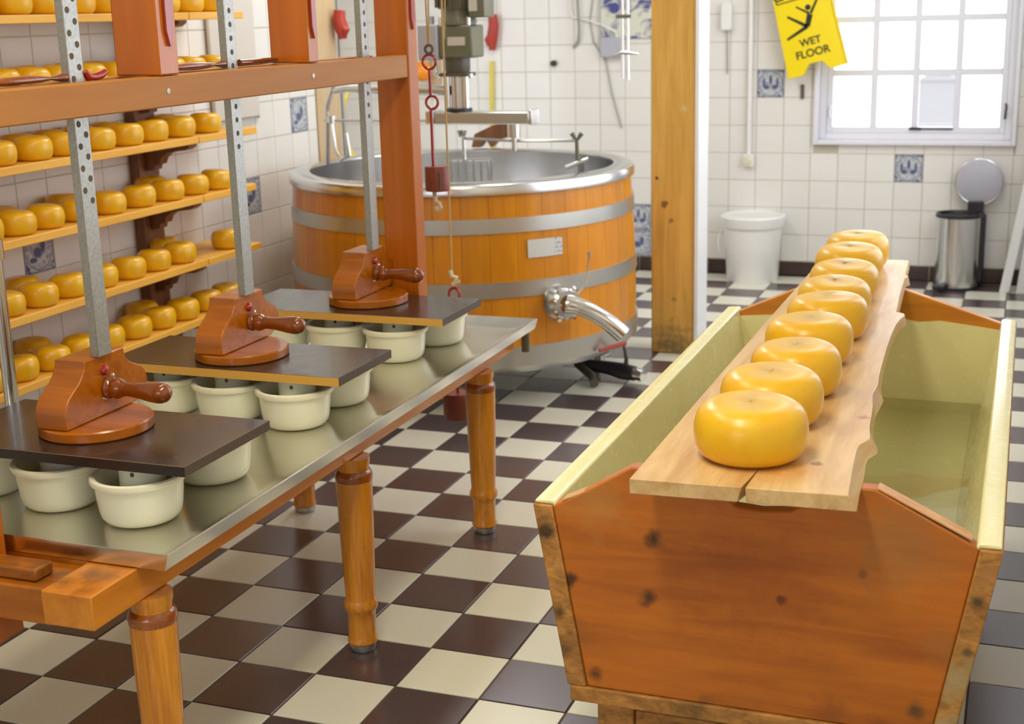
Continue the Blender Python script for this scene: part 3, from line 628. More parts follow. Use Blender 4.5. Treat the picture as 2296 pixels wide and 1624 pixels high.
# press bars with their heads
def pin(y0, y1, x, z):
    n = 8; pts = []; rs = []
    for k in range(n+1):
        q = k/n; pts.append((x, y0+(y1-y0)*q, z)); rs.append(max(.12, .85*math.sin(math.pi*min(1, q*1.25+.02))**.5 if q < .8 else .85-.3*(q-.8)*5*.5))
    return MB().tube(pts, rs, 10)
whs = ['nearest the camera', 'in the middle of the table', 'at the far end of the table']
heads = [(-21.9, -39.8), (-25.3, 19.7), (-23.5, 83.4)]
boardspec = [(-50.5, 8.4, -55.8, -26), (-54.5, 6.8, 6.4, 33.5), (-57.5, 5.6, 67, 94.4)]
ZBD = 68.5
barcfg = [(-40.5, -37.2), (12.2+1.6, 17.4+.2), (79.2, 83.2)]
for k in range(3):
    hx, hy = heads[k]; z0 = ZBD+.05
    pb = thing('cheese_press', (hx, hy, z0), 'wooden cheese press head with perforated steel bar, %s' % whs[k], 'press', 'cheese presses on the table')
    part('round_foot', MB().lathe([(10.7, 0), (10.95, .25), (10.95, 1.85), (10.7, 2.15)], (hx, hy, z0), 56), M['press_wood'], pb)
    dy = hy+39.8; dx = 0.3 if k == 0 else .4
    prof = [(-49.7, 70.75), (-49.9, 73.2), (-49.4, 75), (-48.2, 76.6), (-46.4, 77.8), (-44.9, 78.7), (-43.8, 79.8), (-43.1, 80.8), (-42.7, 81.7), (-42.6, 82.6),
            (-30.4, 82.6), (-30.3, 81.4), (-29.7, 80.1), (-28.2, 79.0), (-26.6, 78.3), (-25.0, 77.4), (-24.0, 76.2), (-23.5, 74.8), (-23.6, 73.2), (-25.4, 71.8), (-27.8, 70.75)]
    hd = part('head_block', MB().prism(prof, lambda p_: (hx-6.4+dx, p_[0]+dy, p_[1]), lambda p_: (hx+.6+dx, p_[0]+dy, p_[1])), M['press_wood'], pb, .22)
    fx = hx+.6+dx
    part('red_peg', MB().lathe([(1.05, -.1), (1.05, .3), (.8, .75), (.05, 1.0)], (fx, hy+2.6, 79.6), 16, axis='x'), M['red_paint'], pb, 0, 'small red painted peg')
    hz = 76.0; hyy = hy+3.2
    hp = [(1.5, 0), (2.0, .2), (2.2, .8), (1.7, 1.3), (1.6, 1.5), (2.0, 2.0), (2.1, 2.7), (1.85, 3.4), (1.5, 4.0), (1.4, 5.0), (1.5, 6.8), (1.72, 8.6), (2.0, 10.6), (2.12, 12.0), (2.05, 13.2), (1.7, 14.2), (1.0, 14.9), (.05, 15.1)]
    hn = part('handle', MB().lathe(hp, (fx, hyy, hz), 24, axis='x', close=False), M['handle_wood'], pb)
    hn.data.transform(Matrix.Translation(Vector((fx-hx, hyy-hy, hz-z0))*CM) @ Matrix.Rotation(math.radians(-4 if k == 0 else -5), 4, 'Z') @ Matrix.Translation(-Vector((fx-hx, hyy-hy, hz-z0))*CM))
    for (ddy, dz) in ((1.9, 1.9), (-1.2, -2.0)): part('screw', MB().lathe([(.45, 0), (.4, .25), (.05, .4)], (fx, hyy+ddy, hz+dz), 10, axis='x'), M['chrome'], pb)
    by = hy+2.4; bx = hx+.9
    y0, y1 = by-2.1, by+2.1
    holes = []
    zt = 232; zlow = (112.6, 117, 119)[k]
    n_ = int((zt-zlow)/2.05)
    # solid bar body; dark discs on its face paint the shade inside the holes
    mb = MB(); x0, x1 = bx-.9, bx+.9
    hl = [(zlow+2.05*i, (y0+1.15) if i % 2 else (y1-1.15)) for i in range(n_)]
    hw = hl
    if k: hl = [(zlow+3.0*i, (y0+y1)/2) for i in range(int((zt-zlow)/3.0))]
    body = mb.box(x0, x1, y0, y1, 82.7, zt)
    bo = part('steel_bar', mb, M['galv'], pb, .12, 'galvanised flat bar with holes')
    hm = None
    for (hz_, hy_) in hl:
        if hz_ > 152: continue
        if hm is None: hm = MB().lathe([(.5, -.1), (.62, .0), (.62, .035)], (0, 0, 0), 12, axis='x').mesh('hole', mat=M['hole_shadow'])
        O('hole', hm, Vector((x1, hy_, hz_))-wloc(pb), pb)
    pn = solo('peg', pin(by-24, by-.3, bx, 135.5).tube([(bx, by-.3, 135.5), (bx+.1, by+2.4, 135.5)], [.7, .6], 10), M['handle_wood'], (bx, by, 135),
              'dark tapered wooden peg on the beam left of the bar %s' % whs[k].replace('in the middle of the table', 'in the middle'), 'peg', 'pegs on the beam') if k < 2 else None
    if k == 0: solo('peg_hook', MB().tube([(bx+1, by+2.4, 136.4), (bx+1, by+3.2, 135.3), (bx+1, by+5, 135.2), (bx+1, by+7, 135.5), (bx+1, by+8.4, 136.0)], [.5, .8, .75, .75, .6], 10), M['red_paint'], (bx+1, by+5, 135), 'short glossy red hook on the beam right of the nearest press bar', 'hook')
    if k == 1: solo('peg', MB().tube([(bx+1, by+2.6, 135.5), (bx+1, by+12, 135.5), (bx+1, by+19, 135.6)], [.8, .75, .6], 10), M['handle_wood'], (bx+1, by+10, 135), 'short dark wooden peg on the beam right of the middle press bar', 'peg')
    # press board
    bx0, bx1, by0, by1 = boardspec[k]
    bd = thing('press_board', ((bx0+bx1)/2, (by0+by1)/2, 66.5), ['brown plywood press board with dark front edge', 'brown plywood press board with yellow front edge, in the middle', 'brown plywood press board with yellow front edge at the far end'][k], 'board', 'press boards on the vats')
    part('panel', MB().box(bx0, bx1-.1, by0+.1, by1, 66.5, ZBD), M['ply_top'], bd, .06)
    part('front_edge', MB().box(bx0, bx1, by0, by0+.1, 66.55, ZBD-.05), M['ply_bare' if k else 'ply_top'], bd, 0, 'bare yellow plywood edge' if k else None)
    part('side_edge', MB().box(bx1-.1, bx1, by0+.1, by1, 66.55, ZBD-.05), M['ply_edge'], bd, 0, 'layered dark plywood edge')
    if k == 0:
        part('worn_arris', MB().box(bx0, bx1, by0-.02, by0+.05, ZBD-.08, ZBD+.01).box(bx1-.05, bx1+.02, by0, by1, ZBD-.08, ZBD+.01), M['ply_line'], bd)
# cheese vats with followers
vp = [(.01, .0), (5.4, .0), (6.6, .35), (7.35, 1.3), (7.65, 2.6), (7.95, 5.2), (8.1, 7.4), (8.75, 7.7), (8.95, 8.2), (8.85, 8.8), (8.3, 9.0), (7.8, 8.8), (7.5, 7.6), (7.2, 2.6), (6.6, 1.2), (.01, .8)]
vat_me = MB().lathe(vp, (0, 0, 0), 48, close=False).mesh('cheese_vat', mat=M['vat'])
fo_me = MB().lathe([(.01, 5.0), (7.0, 5.0), (7.0, 5.9), (4.4, 5.9), (4.2, 6.2), (4.25, 11.2), (3.9, 11.2), (3.85, 6.4), (.01, 6.2)], (0, 0, 0), 40, close=False).mesh('follower', mat=M['vat'])
hole_me = MB().lathe([(.45, 0), (.45, .06)], (0, 0, 0), 12, axis='y').mesh('follower_hole', mat=M['hole_shadow'])
vpos = [[(-6, -49.6, 'right front'), (-26, -47, 'middle front'), (-45.5, -45, 'left front'), (-6, -25.4, 'right rear')],
        [(-7.6, 12.2, 'right front'), (-25.2, 13.6, 'middle front'), (-43, 15, 'left front'), (-7.2, 31.8, 'right rear')],
        [(-11.4, 74.4, 'right front'), (-29.5, 75.6, 'middle front'), (-47.5, 77, 'left front'), (-8.2, 94.5, 'right rear')]]
for k in range(3):
    for (x, y, nm) in vpos[k]:
        w_ = ['nearest board', 'middle board', 'far board'][k]
        O('cheese_vat', vat_me, (x, y, 55.3), None, 'round cream plastic cheese vat, %s one under the %s' % (nm, w_), 'vat', 'cheese vats on the steel tray', rot=(0, 0, random.uniform(0, 6)))
        f_ = O('vat_follower', fo_me, (x+.4, y+.6, 55.3), None, 'cream follower with round collar inside the %s vat under the %s' % (nm, w_), 'lid', 'followers in the vats')
        O('drain_hole', hole_me, (.8, -4.2, 9.6), f_)
# extra metal tube left of the nearest board
tl = thing('metal_tube', (-54, -24, 56), 'dark shiny metal tube with steel collar at the left picture edge', 'tube')
part('tube', MB().tube([(-57.5, -22, 55.5), (-57.5, -22, 100)], 1.5, 18), M['steel'], tl)
part('collar', MB().tube([(-57.5, -22, 97.4), (-57.5, -22, 101.5)], 2.0, 18), M['chrome'], tl)
part('rod', MB().tube([(-57.5, -22, 101.4), (-57.5, -22, 200)], .8, 12), M['steel'], tl)
# ------------------------------------------------------------------ ropes, hooks and weights behind the far post
HX, HY = -17.4, 126.0
def ring(mb, c, R=2.1, r=.42): return mb.torus(c, R, r, 'y', 20, 8)
a_ = thing('hanging_weight', (-22, 128, 90), 'red brown turned weight hanging on a red iron rod beside the far post', 'weight')
hx = -22.0; hy = 128
part('rope', MB().tube([(hx-1.5, hy, 230), (hx-.2, hy, 136)], .25, 8).tube([(hx+1.8, hy, 230), (hx+.2, hy, 136)], .25, 8), M['rope'], a_)
part('shackle', MB().torus((hx, hy, 135.2), 1.2, .45, 'y', 14, 6), M['motor_dark'], a_)
mb = MB(); ring(mb, (hx, hy, 131.6)); mb.tube([(hx, hy, 129.4), (hx+.1, hy, 122)], .5, 8); ring(mb, (hx+.4, hy, 119.8), 1.9); mb.tube([(hx, hy, 118), (hx, hy, 100.5)], .5, 8)
part('iron_rod', mb, M['red_paint'], a_)
part('weight', MB().lathe([(3.5, 93.6), (3.75, 93.9), (3.75, 100.6), (3.5, 101)], (hx+1.2, hy, 0), 32), M['weight_wood'], a_)
part('slot', MB().box(hx+2.9, hx+3.5, hy-3.4, hy-2.6, 94.4, 99.4), M['hole_shadow'], a_)
part('rope_knot', MB().tube([(hx+.2, hy-.5, 93.6), (hx+.6, hy-.6, 90.6), (hx+1.8, hy-.8, 90.0), (hx+2.2, hy-.6, 88.6), (hx+1.0, hy-.6, 87.8), (hx+.4, hy-.6, 88.8)], .65, 8), M['cotton'], a_)
b2 = thing('hanging_weight', (-17, 128, 24), 'red brown weight low behind the table, hung from a long rope', 'weight')
hx = -17.2
part('rope', MB().tube([(hx-.2, hy, 230), (hx, hy, 68)], .3, 8), M['rope'], b2)
part('rope', MB().tube([(hx+5, hy+1, 230), (hx-.1, hy+1, 138)], .2, 8), M['rope'], b2)
part('rope_knot', MB().tube([(hx-.4, hy-.4, 69.4), (hx+.2, hy-.6, 67.6), (hx+1.6, hy-.5, 67.4), (hx+1.0, hy-.4, 65.6), (hx+2.2, hy-.4, 66.4), (hx+.2, hy-.3, 65)], .7, 8), M['cotton'], b2)
mb = MB(); mb.torus((hx+.5, hy, 61.8), 1.75, .42, 'y', 20, 8, sz=1.25); mb.tube([(hx+.5, hy, 59.8), (hx+.5, hy, 58.6)], [.9, .5], 8); mb.tube([(hx+.5, hy, 59), (hx+.5, hy, 31)], .45, 8)
part('iron_rod', mb, M['red_paint'], b2)
part('weight', MB().lathe([(4.1, 22.6), (4.4, 23), (4.4, 30.4), (4.1, 30.8)], (hx+.2, hy, 0), 32), M['weight_wood'], b2)
# ------------------------------------------------------------------ brine trough with the plank and nine cheeses
TC = 105.6
tg = thing('brine_trough', (TC, 50, 0), 'deep wooden brine trough lined with cream resin, on short legs', 'trough')
YN, YF = -34.0, 136.0
# inner and outer section: half widths at height
def so(z): return 39.6-(60-z)/37.4*6.5      # outer half width
def si(z): return so(z)-3.6
zb = 22.6
for s_ in (-1, 1):
    pr = [(TC+s_*so(60), 60), (TC+s_*si(60), 60), (TC+s_*si(zb+3), zb+3), (TC+s_*so(zb+3), zb+3)]
    part('side_board', MB().prism(pr, lambda q_: (q_[0], YN-.4, q_[1]), lambda q_: (q_[0], YF+.4, q_[1])), M['trough_side'], tg, .3)
part('bottom_board', MB().box(TC-so(zb), TC+so(zb), YN-.6, YF+.6, zb, zb+3), M['trough_side'], tg, .3)
near = [(-si(zb+3), zb+3), (si(zb+3), zb+3), (si(60)-.02, 59.9), (si(60)-1.2, 60.6), (19.6, 69.9), (16, 70.1), (8.6, 68.9), (8.0, 64.6), (6.0, 63.2), (1, 62.7), (-3.4, 63.0), (-5.0, 64.6), (-5.6, 68.4), (-16, 68.6), (-21.5, 69.0), (-si(60)+3, 61.4), (-si(60)+.02, 59.9)]
# the plank lies on the flat shoulders of the end boards
near = [(a, min(z, 68.4)) for a, z in near]
part('end_board', MB().prism(near, lambda q_: (TC+q_[0], YN, q_[1]), lambda q_: (TC+q_[0], YN+3.2, q_[1])), M['trough_wood'], tg, .35)
for a, b in (((19.8, 68.45), (34.8, 61.2)), ((-34.2, 60.9), (-18.4, 68.45))):
    part('worn_edge', MB().prism([(a[0], a[1]-.1), (b[0], b[1]-.1), (b[0], b[1]+.28), (a[0], a[1]+.28)], lambda q_: (TC+q_[0], YN+.1, q_[1]), lambda q_: (TC+q_[0], YN+3.1, q_[1])), M['worn_edge'], tg, .1, 'pale worn top edge')
far = [(-si(zb+3), zb+3), (si(zb+3), zb+3), (si(60)-.02, 60.0), (10, 68.4), (-17, 68.4), (-si(60)+.02, 59.9)]
part('end_board', MB().prism(far, lambda q_: (TC+q_[0], YF-3.2, q_[1]), lambda q_: (TC+q_[0], YF, q_[1])), M['trough_far'], tg, .35)
# resin lining: a continuous skin inside, with a rolled rim over the side boards
ln = MB(); th = .5
for s_ in (-1, 1):
    pr = [(TC+s_*(so(60)-.2), 60.05), (TC+s_*(so(60)-.3), 60.7), (TC+s_*(si(60)+.1), 60.9), (TC+s_*(si(60)-.5), 60.5), (TC+s_*(si(zb+3)-.5), zb+3.5), (TC+s_*(si(zb+3)), zb+3.02), (TC+s_*si(60), 60.05)]
    ln.prism(pr, lambda q_: (q_[0], YN+.2, q_[1]), lambda q_: (q_[0], YF-.2, q_[1]))
ln.prism([(-si(zb+3)+.4, zb+3), (si(zb+3)-.4, zb+3), (si(zb+3)-.4, zb+3.6), (-si(zb+3)+.4, zb+3.6)], lambda q_: (TC+q_[0], YN+3.3, q_[1]), lambda q_: (TC+q_[0], YF-3.3, q_[1]))
part('resin_lining', ln, M['resin'], tg, .25)
for y0, y1 in ((YN+3.2, YN+3.7), (YF-3.7, YF-3.2)):
    e = [(-si(zb+3)+.3, zb+3.3), (si(zb+3)-.3, zb+3.3), (si(58.5)-.4, 58.5), (20, 60.2), (14, 59.6), (8, 60.8), (0, 60.3), (-8, 60.9), (-18, 60.2), (-si(58.5)+.4, 58.8)]
    part('end_lining', MB().prism(e, lambda q_: (TC+q_[0], y0, q_[1]), lambda q_: (TC+q_[0], y1, q_[1])), M['resin'], tg)
zw = 37.5
part('brine', MB().add([(TC-si(zw)+.45, YN+3.6, zw), (TC+si(zw)-.45, YN+3.6, zw), (TC+si(zw)-.45, YF-3.6, zw), (TC-si(zw)+.45, YF-3.6, zw)], [(0, 1, 2, 3)]), M['brine'], tg, 0, 'clear greenish brine surface')
for (x0, x1) in ((76.6, 83.4), (128, 134.8)):
    for (y0, y1) in ((-31, -24), (126, 133)):
        part('leg', MB().box(x0, x1, y0, y1, 0, zb), M['trough_side'], tg, .3)
part('cross_rail', MB().box(83.5, 127.9, -30, -25, 14, 20), M['trough_side'], tg, .3)
# plank with one wany edge
TZ, BZ = 71.0, 68.45
right = [(-45.3, 122.0, 123.4), (-38, 121.4, 123.0), (-28.7, 120.8, 122.7), (-21.2, 120.5, 122.2), (-18.6, 120.7, 122.4), (-16.6, 121.5, 123.2), (-15, 121.9, 123.5), (-13, 121.8, 123.3), (-10, 121.4, 122.6), (-7, 121.1, 121.9), (0, 120.7, 121.2), (6, 120.3, 120.9), (10, 119.8, 120.9), (14.8, 119.3, 121.1), (18.7, 119.5, 121.2), (22.1, 119.6, 120.6), (28, 119.2, 119.8), (34.8, 118.9, 119.4),
         (44, 118.6, 118.9), (54, 118.3, 118.6), (66, 118.1, 118.4), (78, 118.2, 118.5), (84, 118.6, 119.1), (88, 119.3, 120.0), (90, 119.0, 119.8), (91.5, 117.0, 118.2), (102, 116.5, 117.0), (113, 116.0, 116.5), (126, 115.6, 116.0), (136, 115.2, 115.6), (139, 116.0, 116.6), (142, 114.9, 115.3), (154, 114.5, 114.8), (164.6, 114.1, 114.4)]
left = [(164, 89.2), (140, 88.9), (100, 88.5), (60, 88.1), (20, 87.8), (-20, 87.6), (-47, 87.4)]
top = [(x, y, TZ) for y, x, xb in right]+[(x, y, TZ) for y, x in left]+[(105.5, -46.1, TZ), (106.5, -36.5, TZ), (106.1, -46.1, TZ)]
bot = [(xb, y, BZ) for y, x, xb in right]+[(x, y, BZ) for y, x in left]+[(104.9, -46.1, BZ), (106.5, -38.5, BZ), (106.3, -46.1, BZ)]
n_ = len(top); fs_ = [tuple(range(n_)), tuple(range(n_, 2*n_))[::-1]]+[(i, (i+1) % n_, (i+1) % n_+n_, i+n_) for i in range(n_)]
PL = (TC, -30, 68.45)
pk = O('cheese_plank', MB().add(top+bot, fs_).mesh('cheese_plank', PL, M['plank_wood']), PL, None, 'long pale plank with a rough bark edge, laid across the brine trough', 'plank'); bev(pk, .12)
big = []
for v_ in range(5):
    mb = MB().lathe(cheese_prof(9.25, 9.6), n=56, close=False)
    for q_ in mb.v:
        a = math.atan2(q_.y, q_.x); q_.x *= 1+.012*math.sin(2*a+v_); q_.y *= 1+.012*math.cos(a*3+v_*2); q_.z *= 1+.025*math.sin(a+v_*1.7)
    big.append(mb.mesh('cheese', mat=M['cheese']))
cp = [(103.9, -30.0, 9.6), (103.7, -9.1, 9.4), (104.8, 12.3, 8.9), (103.6, 37.2, 9.2), (104.2, 61.0, 9.2), (103.3, 80.0, 8.8), (102.8, 103.2, 8.8), (100.8, 129.8, 9.2), (100.4, 151.8, 9.0)]
bl = ['nearest large yellow waxed cheese at the near end of the plank', 'second large yellow cheese from the near end of the plank', 'third large yellow cheese from the near end of the plank', 'fourth large yellow cheese from the near end of the plank',
      'middle large yellow cheese of the row on the plank', 'fourth large yellow cheese from the far end of the plank', 'third large yellow cheese from the far end of the plank', 'second large yellow cheese from the far end of the plank', 'farthest large yellow cheese at the far end of the plank']
for k, (x, y, r_) in enumerate(cp):
    o = O('cheese', big[k % 5], (x, y, TZ), None, bl[k], 'cheese', 'large cheese wheels on the plank', rot=(0, 0, k*1.3)); o.scale = (r_/9.25, r_/9.25, 9.75/9.6)
# ------------------------------------------------------------------ wet floor sign, hanging tilted beside the window
sg = thing('wet_floor_sign', (33, 494, 106), 'yellow folding wet floor sign hanging tilted left of the window', 'sign')
ang = math.radians(14.2); ct, sn = math.cos(ang), math.sin(ang)
SX, SZ = 24.4, 107.2           # lower left corner of the front board
def sgn(u, v, y): return (SX+u*ct+(-v)*sn*1.0, y, SZ+v*ct+u*sn)
out_ = [(0, 0), (8.2, 0), (10, 2.6), (12.2, 5.0), (19, 5.0), (20.8, 2.6), (22.4, 0), (30, 0), (29, 40), (28.2, 62), (2, 62), (1, 40)]
part('front_board', MB().prism(out_, lambda q_: sgn(q_[0], q_[1], 493), lambda q_: sgn(q_[0], q_[1], 493.8)), M['yellow'], sg, .2)
part('rear_board', MB().prism([(a+1.4 if a > 15 else a, b) for a, b in out_], lambda q_: sgn(q_[0], q_[1], 497), lambda q_: sgn(q_[0], q_[1], 497.8)), M['yellow'], sg, .2)
part('hanger', MB().tube([sgn(15, 62, 495), sgn(15, 66, 500), sgn(15, 66, 504)], .5, 8), M['steel'], sg)
def lettering(txt, size, u, v, parent, name='lettering', bold=.0):
    cu = bpy.data.curves.new(name, 'FONT'); cu.body = txt; cu.size = size*CM; cu.align_x = 'CENTER'; cu.extrude = .0006; cu.offset = bold*CM
    tmp = bpy.data.objects.new('tmp', cu); col.objects.link(tmp); dg = bpy.context.evaluated_depsgraph_get(); dg.update()
    me = bpy.data.meshes.new_from_object(tmp.evaluated_get(dg)); bpy.data.objects.remove(tmp, do_unlink=True); me.materials.clear(); me.materials.append(M['black'])
    P0 = Vector(sgn(u, v, 492.9))-wloc(parent)
    me.transform(Matrix.Translation(P0*CM) @ Matrix.Rotation(-ang, 4, 'Y') @ Matrix.Rotation(math.pi/2, 4, 'X'))
    return O(name, me, (0, 0, 0), parent)
lettering('WET', 5.2, 15.4, 14.6, sg, bold=.12); lettering('FLOOR', 5.6, 15.4, 8.6, sg, bold=.12)
lettering('CAUTION', 6.0, 15.2, 40.2, sg, bold=.14)
def stroke(pts, r): return MB().prism([], None, None) if False else None
def bar2(mb, a, b, w0, w1):
    d = Vector((b[0]-a[0], b[1]-a[1])); d.normalize(); nrm = Vector((-d.y, d.x))
    q_ = [(a[0]+nrm.x*w0, a[1]+nrm.y*w0), (b[0]+nrm.x*w1, b[1]+nrm.y*w1), (b[0]-nrm.x*w1, b[1]-nrm.y*w1), (a[0]-nrm.x*w0, a[1]-nrm.y*w0)]
    mb.prism(q_, lambda p_: sgn(p_[0], p_[1], 492.85), lambda p_: sgn(p_[0], p_[1], 493.02)); return mb
fig = MB()
bar2(fig, (18.2, 29.8), (15.6, 24.0), 1.5, 1.3)      # trunk
bar2(fig, (15.6, 24.0), (6.6, 31.4), .9, .55)        # raised leg
bar2(fig, (15.6, 24.0), (4.0, 20.0), 1.0, .6)        # lower leg
bar2(fig, (18.0, 30.2), (12.0, 35.2), .6, .4)        # arm
bar2(fig, (18.6, 30.0), (24.4, 37.6), .7, .5)        # arm
hc = [(17.9+1.5*math.cos(k*math.pi/8), 33.4+1.5*math.sin(k*math.pi/8)) for k in range(16)]
fig.prism(hc, lambda p_: sgn(p_[0], p_[1], 492.85), lambda p_: sgn(p_[0], p_[1], 493.02))
part('falling_figure', fig, M['black'], sg)
bx_ = MB()
for a, b in (((2.6, 38.8), (27.4, 38.8)), ((2.6, 47), (27.4, 47)), ((2.6, 38.8), (2.6, 47)), ((27.4, 38.8), (27.4, 47))): bar2(bx_, a, b, .3, .3)
part('caution_border', bx_, M['black'], sg)
solo('wall_hook', MB().box(29.6, 31.4, 502.2, 503.6, 96.5, 104), M['motor_dark'], (30.5, 503, 96), 'small brown wall clip below the yellow sign', 'hook', None, .2)
# ------------------------------------------------------------------ things on the back wall
solo('vent_plug', MB().lathe([(1.2, 0), (1.7, -.6), (1.7, -2.6), (1.2, -3.2)], (-109.4, 503.5, 116.8), 20, axis='y'), M['dark_plastic'], (-109.4, 503, 116.8), 'round black plug on the white tiled back wall', 'plug')
solo('metal_junction_box', MB().box(-81, -68.5, 499, 503.5, 119.8, 130.5), M['white_lid'], (-75, 503, 119.8), 'grey metal box on the back wall below the blue tile picture', 'box', None, .4)
solo('wall_hose', MB().tube([(-95, 501, 165), (-94.4, 501, 148), (-93.8, 501, 134), (-94.5, 501.5, 129), (-97.5, 502, 125.4)], .75, 8), M['blue_hose'], (-95, 502, 125), 'grey hose hanging down the back wall beside a cable', 'hose')
solo('wall_cable', MB().tube([(-99.5, 502.4, 165), (-99.4, 502.4, 146), (-98, 502.4, 142), (-90, 501.5, 140.4), (-80, 500, 137.4), (-72, 498.5, 133.5), (-71, 499, 130.6)], .45, 8), M['white_plastic'], (-99, 502, 131), 'white cable looping across the back wall to the grey box', 'cable')
solo('loose_cable', MB().tube([(-84, 502.6, 165), (-88, 502.6, 140), (-86, 502.6, 128), (-79, 502.6, 118), (-75.5, 502.6, 100), (-70, 502.6, 80.5)], .35, 8), M['blue_hose'], (-75, 503, 80), 'thin grey cable trailing down the tiles behind the tank', 'cable')
tpic = thing('tile_picture', (-68, 503.5, 129), 'framed blue and white tile picture high on the back wall', 'picture')
t = NT('blue_tableau'); n1 = t.noise(9, 5, dist=2); n2 = t.noise(5, 2, sx=.5, sz=1.5, off=4)
t.set(t.mix(t.mapr(t.math('ADD', t.math('MULTIPLY', n1, .6), t.math('MULTIPLY', n2, .5)), .50, .62), srgb(214, 214, 196), srgb(70, 76, 136)), .2); M['tableau'] = t.m
part('picture_panel', MB().box(-81.5, -40, 502.4, 503.5, 129.8, 180), M['tableau'], tpic)
part('picture_border', MB().box(-83, -81.6, 502, 503.5, 129, 181), M['outside'], tpic)
rod = thing('steel_stand', (-38.6, 400, 112), 'pair of steel rods with a wing clamp hanging before the blue picture', 'tool')
part('rod', MB().tube([(-40.0, 400, 230), (-40.0, 400, 113)], .75, 12), M['chrome'], rod); part('rod', MB().tube([(-37.4, 400, 230), (-37.4, 400, 112.4)], .85, 12), M['chrome'], rod)
part('clamp', MB().box(-43, -36, 398.8, 401.2, 141.2, 143), M['motor_dark'], rod, .3)
part('wing_handle', MB().tube([(-44.6, 398, 123.6), (-40, 399, 125.4), (-37, 399, 125.2), (-31.6, 398, 124.6)], [.35, 1.0, 1.0, .4], 10), M['steel'], rod)
solo('white_pipe', MB().tube([(2.4, 501.6, 190), (2.4, 501.6, 66)], 1.25, 14).box(-.4, 5.2, 501, 503.5, 60, 67), M['white_plastic'], (2.4, 503, 60), 'white pipe with a fitting running down the tiles right of the post', 'pipe')
wbx = thing('switch_box', (-10.6, 503.5, 130), 'small white box with a thin cord right of the wooden post', 'box')
part('housing', MB().box(-13.6, -7.9, 499.5, 503.5, 133, 147), M['white_plastic'], wbx, .6)
part('cord', MB().tube([(-10.5, 502, 133), (-10.5, 502.6, 126), (-10.2, 502.8, 110)], .3, 8), M['blue_hose'], wbx)
solo('pipe_valve', MB().tube([(1.6, 499, 63), (1.6, 501.5, 63.4)], [2.0, 2.6], 14), M['cream'], (1.6, 501, 60.5), 'cream valve on the white wall pipe', 'valve')
# red gloves, yellow stick, orange float
def glove(x, y, z0, z1, flip, lab):
    pts = [(x, y, z1), (x+.6*flip, y, z1-(z1-z0)*.3), (x-.4*flip, y, z1-(z1-z0)*.6), (x-.8*flip, y, z0)]
    solo('rubber_glove', MB().tube(pts, [2.6, 3.0, 3.2, 1.8], 12).tube([(x-.4*flip, y-.6, z1-(z1-z0)*.5), (x-3.2*flip, y-1, z1-(z1-z0)*.72), (x-2.4*flip, y-1, z1-(z1-z0)*.86)], [1.6, 1.9, 1.0], 10), M['red_rubber'], (x, y, z0), lab, 'glove', 'red gloves')
glove(-145, 500, 124.6, 144.4, 1, 'red rubber glove hanging on the back wall beside the motor')
glove(-147.2, 316, 135.6, 148.2, -1, 'red rubber glove hanging on the pale corner post')
solo('glove_strap', MB().tube([(-144.6, 501, 165), (-144.8, 500.5, 143)], .6, 8), M['motor_dark'], (-144.8, 501, 143), 'dark strap holding the red glove on the back wall', 'strap')
solo('yellow_stick', MB().tube([(-147, 501.4, 118.5), (-148.4, 501.4, 60)], 1.15, 12), M['yellow_dull'], (-148, 501, 60), 'upright yellow stick against the back wall behind the tank', 'stick')
solo('orange_float', MB().lathe([(.01, -6), (2.8, -5.4), (4.8, -3.4), (5.6, 0), (4.8, 3.4), (2.8, 5.4), (.01, 6)], (-187.2, 494, 113.6), 24, close=False), M['orange'], (-187, 494, 107.6), 'orange ball shaped float hanging behind the red iron rod', 'float')
solo('hanging_board', MB().box(-186, -179.5, 501, 503.4, 105.6, 127), M['pale_board'], (-183, 503, 105.6), 'narrow wooden board on the back wall behind the orange float', 'board', None, .3)
solo('yellow_hose', MB().tube([(-152, 400, 262), (-154, 400, 180), (-158, 400, 131), (-163, 400, 122), (-168.5, 400, 116), (-167, 400, 110), (-163.5, 400, 100), (-161, 400, 90), (-161.5, 400, 76), (-164, 397, 64), (-170, 389, 62), (-176, 381, 72), (-180, 380, 84), (-181.5, 380, 94), (-180, 380, 104), (-176, 380, 112), (-172, 381, 118)], .85, 10), M['yellow_dull'], (-162, 400, 62), 'yellow hose hanging in loops between the corner post and the far press post', 'hose')
wp = thing('wooden_prop', (-75, 333, 86), 'brown wooden block leaning behind the far tank rim', 'block')
mb = MB().prism([(-90, 86.2), (-88.4, 92.2), (-79, 96.4), (-71.5, 97.2), (-71.5, 91), (-77, 89.6), (-80.5, 86.2), (-83, 90), (-86, 86.2)], lambda q_: (q_[0]-2, 331, q_[1]), lambda q_: (q_[0]-2, 336, q_[1]))
part('block', mb, M['bracket_wood'], wp, .3)
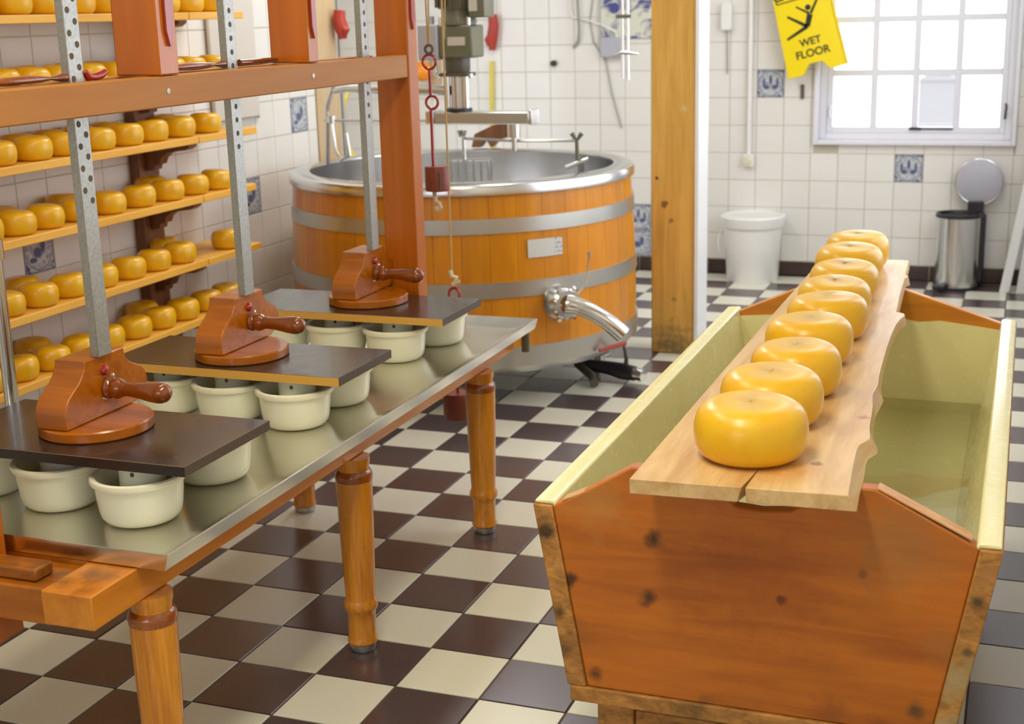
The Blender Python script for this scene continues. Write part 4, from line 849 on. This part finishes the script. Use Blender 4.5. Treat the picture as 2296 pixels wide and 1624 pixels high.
# ------------------------------------------------------------------ bucket, pedal bin, folded white boards
bk = thing('white_bucket', (8, 487, 0), 'white plastic bucket with lid standing on the floor by the back wall', 'bucket')
part('body', MB().lathe([(.01, 0), (13.4, 0), (13.8, .6), (15.6, 30.4)], (8, 487.6, 0), 40, close=False), M['white_plastic'], bk)
part('lid', MB().lathe([(15.7, 29.4), (16.6, 29.8), (17.4, 33), (17.6, 35), (17.0, 35.8), (15, 36), (14.4, 35.2), (.01, 35.1)], (8, 487.6, 0), 40, close=False), M['white_plastic'], bk)
part('bail_handle', MB().tube([(-8.6, 485, 29), (-9.6, 480, 22), (-8, 476, 16), (-6, 474.6, 14)], .35, 8), M['steel'], bk)
pbn = thing('pedal_bin', (114.4, 489, 0), 'brushed steel pedal bin with its round lid open', 'bin')
part('body', MB().lathe([(11, 1.6), (11, 37.4)], (114.2, 488, 0), 40), M['steel'], pbn)
part('base', MB().lathe([(11.3, 0), (11.3, 1.6), (10.8, 1.9)], (114.2, 488, 0), 32), M['dark_plastic'], pbn)
part('top_ring', MB().lathe([(10.4, 37.3), (11.4, 37.3), (11.4, 39.2), (10.2, 39.4), (9.8, 37.5)], (114.2, 488, 0), 40, close=False).lathe([(.01, 37.6), (10, 37.6)], (114.2, 488, 0), 40, close=False), M['dark_plastic'], pbn)
part('hinge', MB().box(118, 126, 494, 500.2, 30, 44.5), M['dark_plastic'], pbn, .6)
part('hinge_box', MB().box(119.4, 127.6, 490, 500, 2, 38), M['dark_plastic'], pbn, 1.2)
part('lid', MB().lathe([(.01, 0), (10.6, 0), (11.6, .6), (12.2, 2.0), (12.0, 3.4), (.01, 4.2)], (123, 495.6, 54.4), 40, axis='y', close=False), M['white_lid'], pbn)
part('lid_rim', MB().torus((123, 496.6, 54.4), 11.6, .7, 'y', 36, 8), M['steel'], pbn)
part('pedal', MB().box(103.6, 109.6, 473, 478.6, 1.2, 3.4), M['dark_plastic'], pbn, .5)
lt = thing('folded_trestle', (142, 484, 0), 'white folded trestle legs leaning in the right back corner', 'trestle')
def slat(a, b, w_, t_):
    a, b = Vector(a), Vector(b); mb = MB(); v = [a+Vector((-w_, -t_, 0)), a+Vector((w_, -t_, 0)), a+Vector((w_, t_, 0)), a+Vector((-w_, t_, 0)), b+Vector((-w_, -t_, 0)), b+Vector((w_, -t_, 0)), b+Vector((w_, t_, 0)), b+Vector((-w_, t_, 0))]
    return mb.add(v, [(0, 3, 2, 1), (4, 5, 6, 7), (0, 1, 5, 4), (1, 2, 6, 5), (2, 3, 7, 6), (3, 0, 4, 7)])
part('leg', slat((138.6, 480.5, 0), (152.5, 486, 92), 2.4, 1.3), M['white_paint'], lt, .3)
part('leg', slat((146.4, 482.5, 0), (155.5, 488, 92), 2.2, 1.3), M['white_paint'], lt, .3)
part('top_panel', slat((145.6, 488, 12), (158, 494, 104), 4.6, 1.0), M['white_paint'], lt, .3)
part('foot_pad', MB().box(146.6, 152.6, 490, 496, 0, 11), M['dark_plastic'], lt, .5)
# ------------------------------------------------------------------ ceiling lamps (out of the picture; they carry the warm light)
lampm = NT('lamp_diffuser'); lampm.b.inputs['Emission Color'].default_value = (1, .9, .74, 1); lampm.b.inputs['Emission Strength'].default_value = 3; lampm.set((.8, .8, .8, 1), .5)
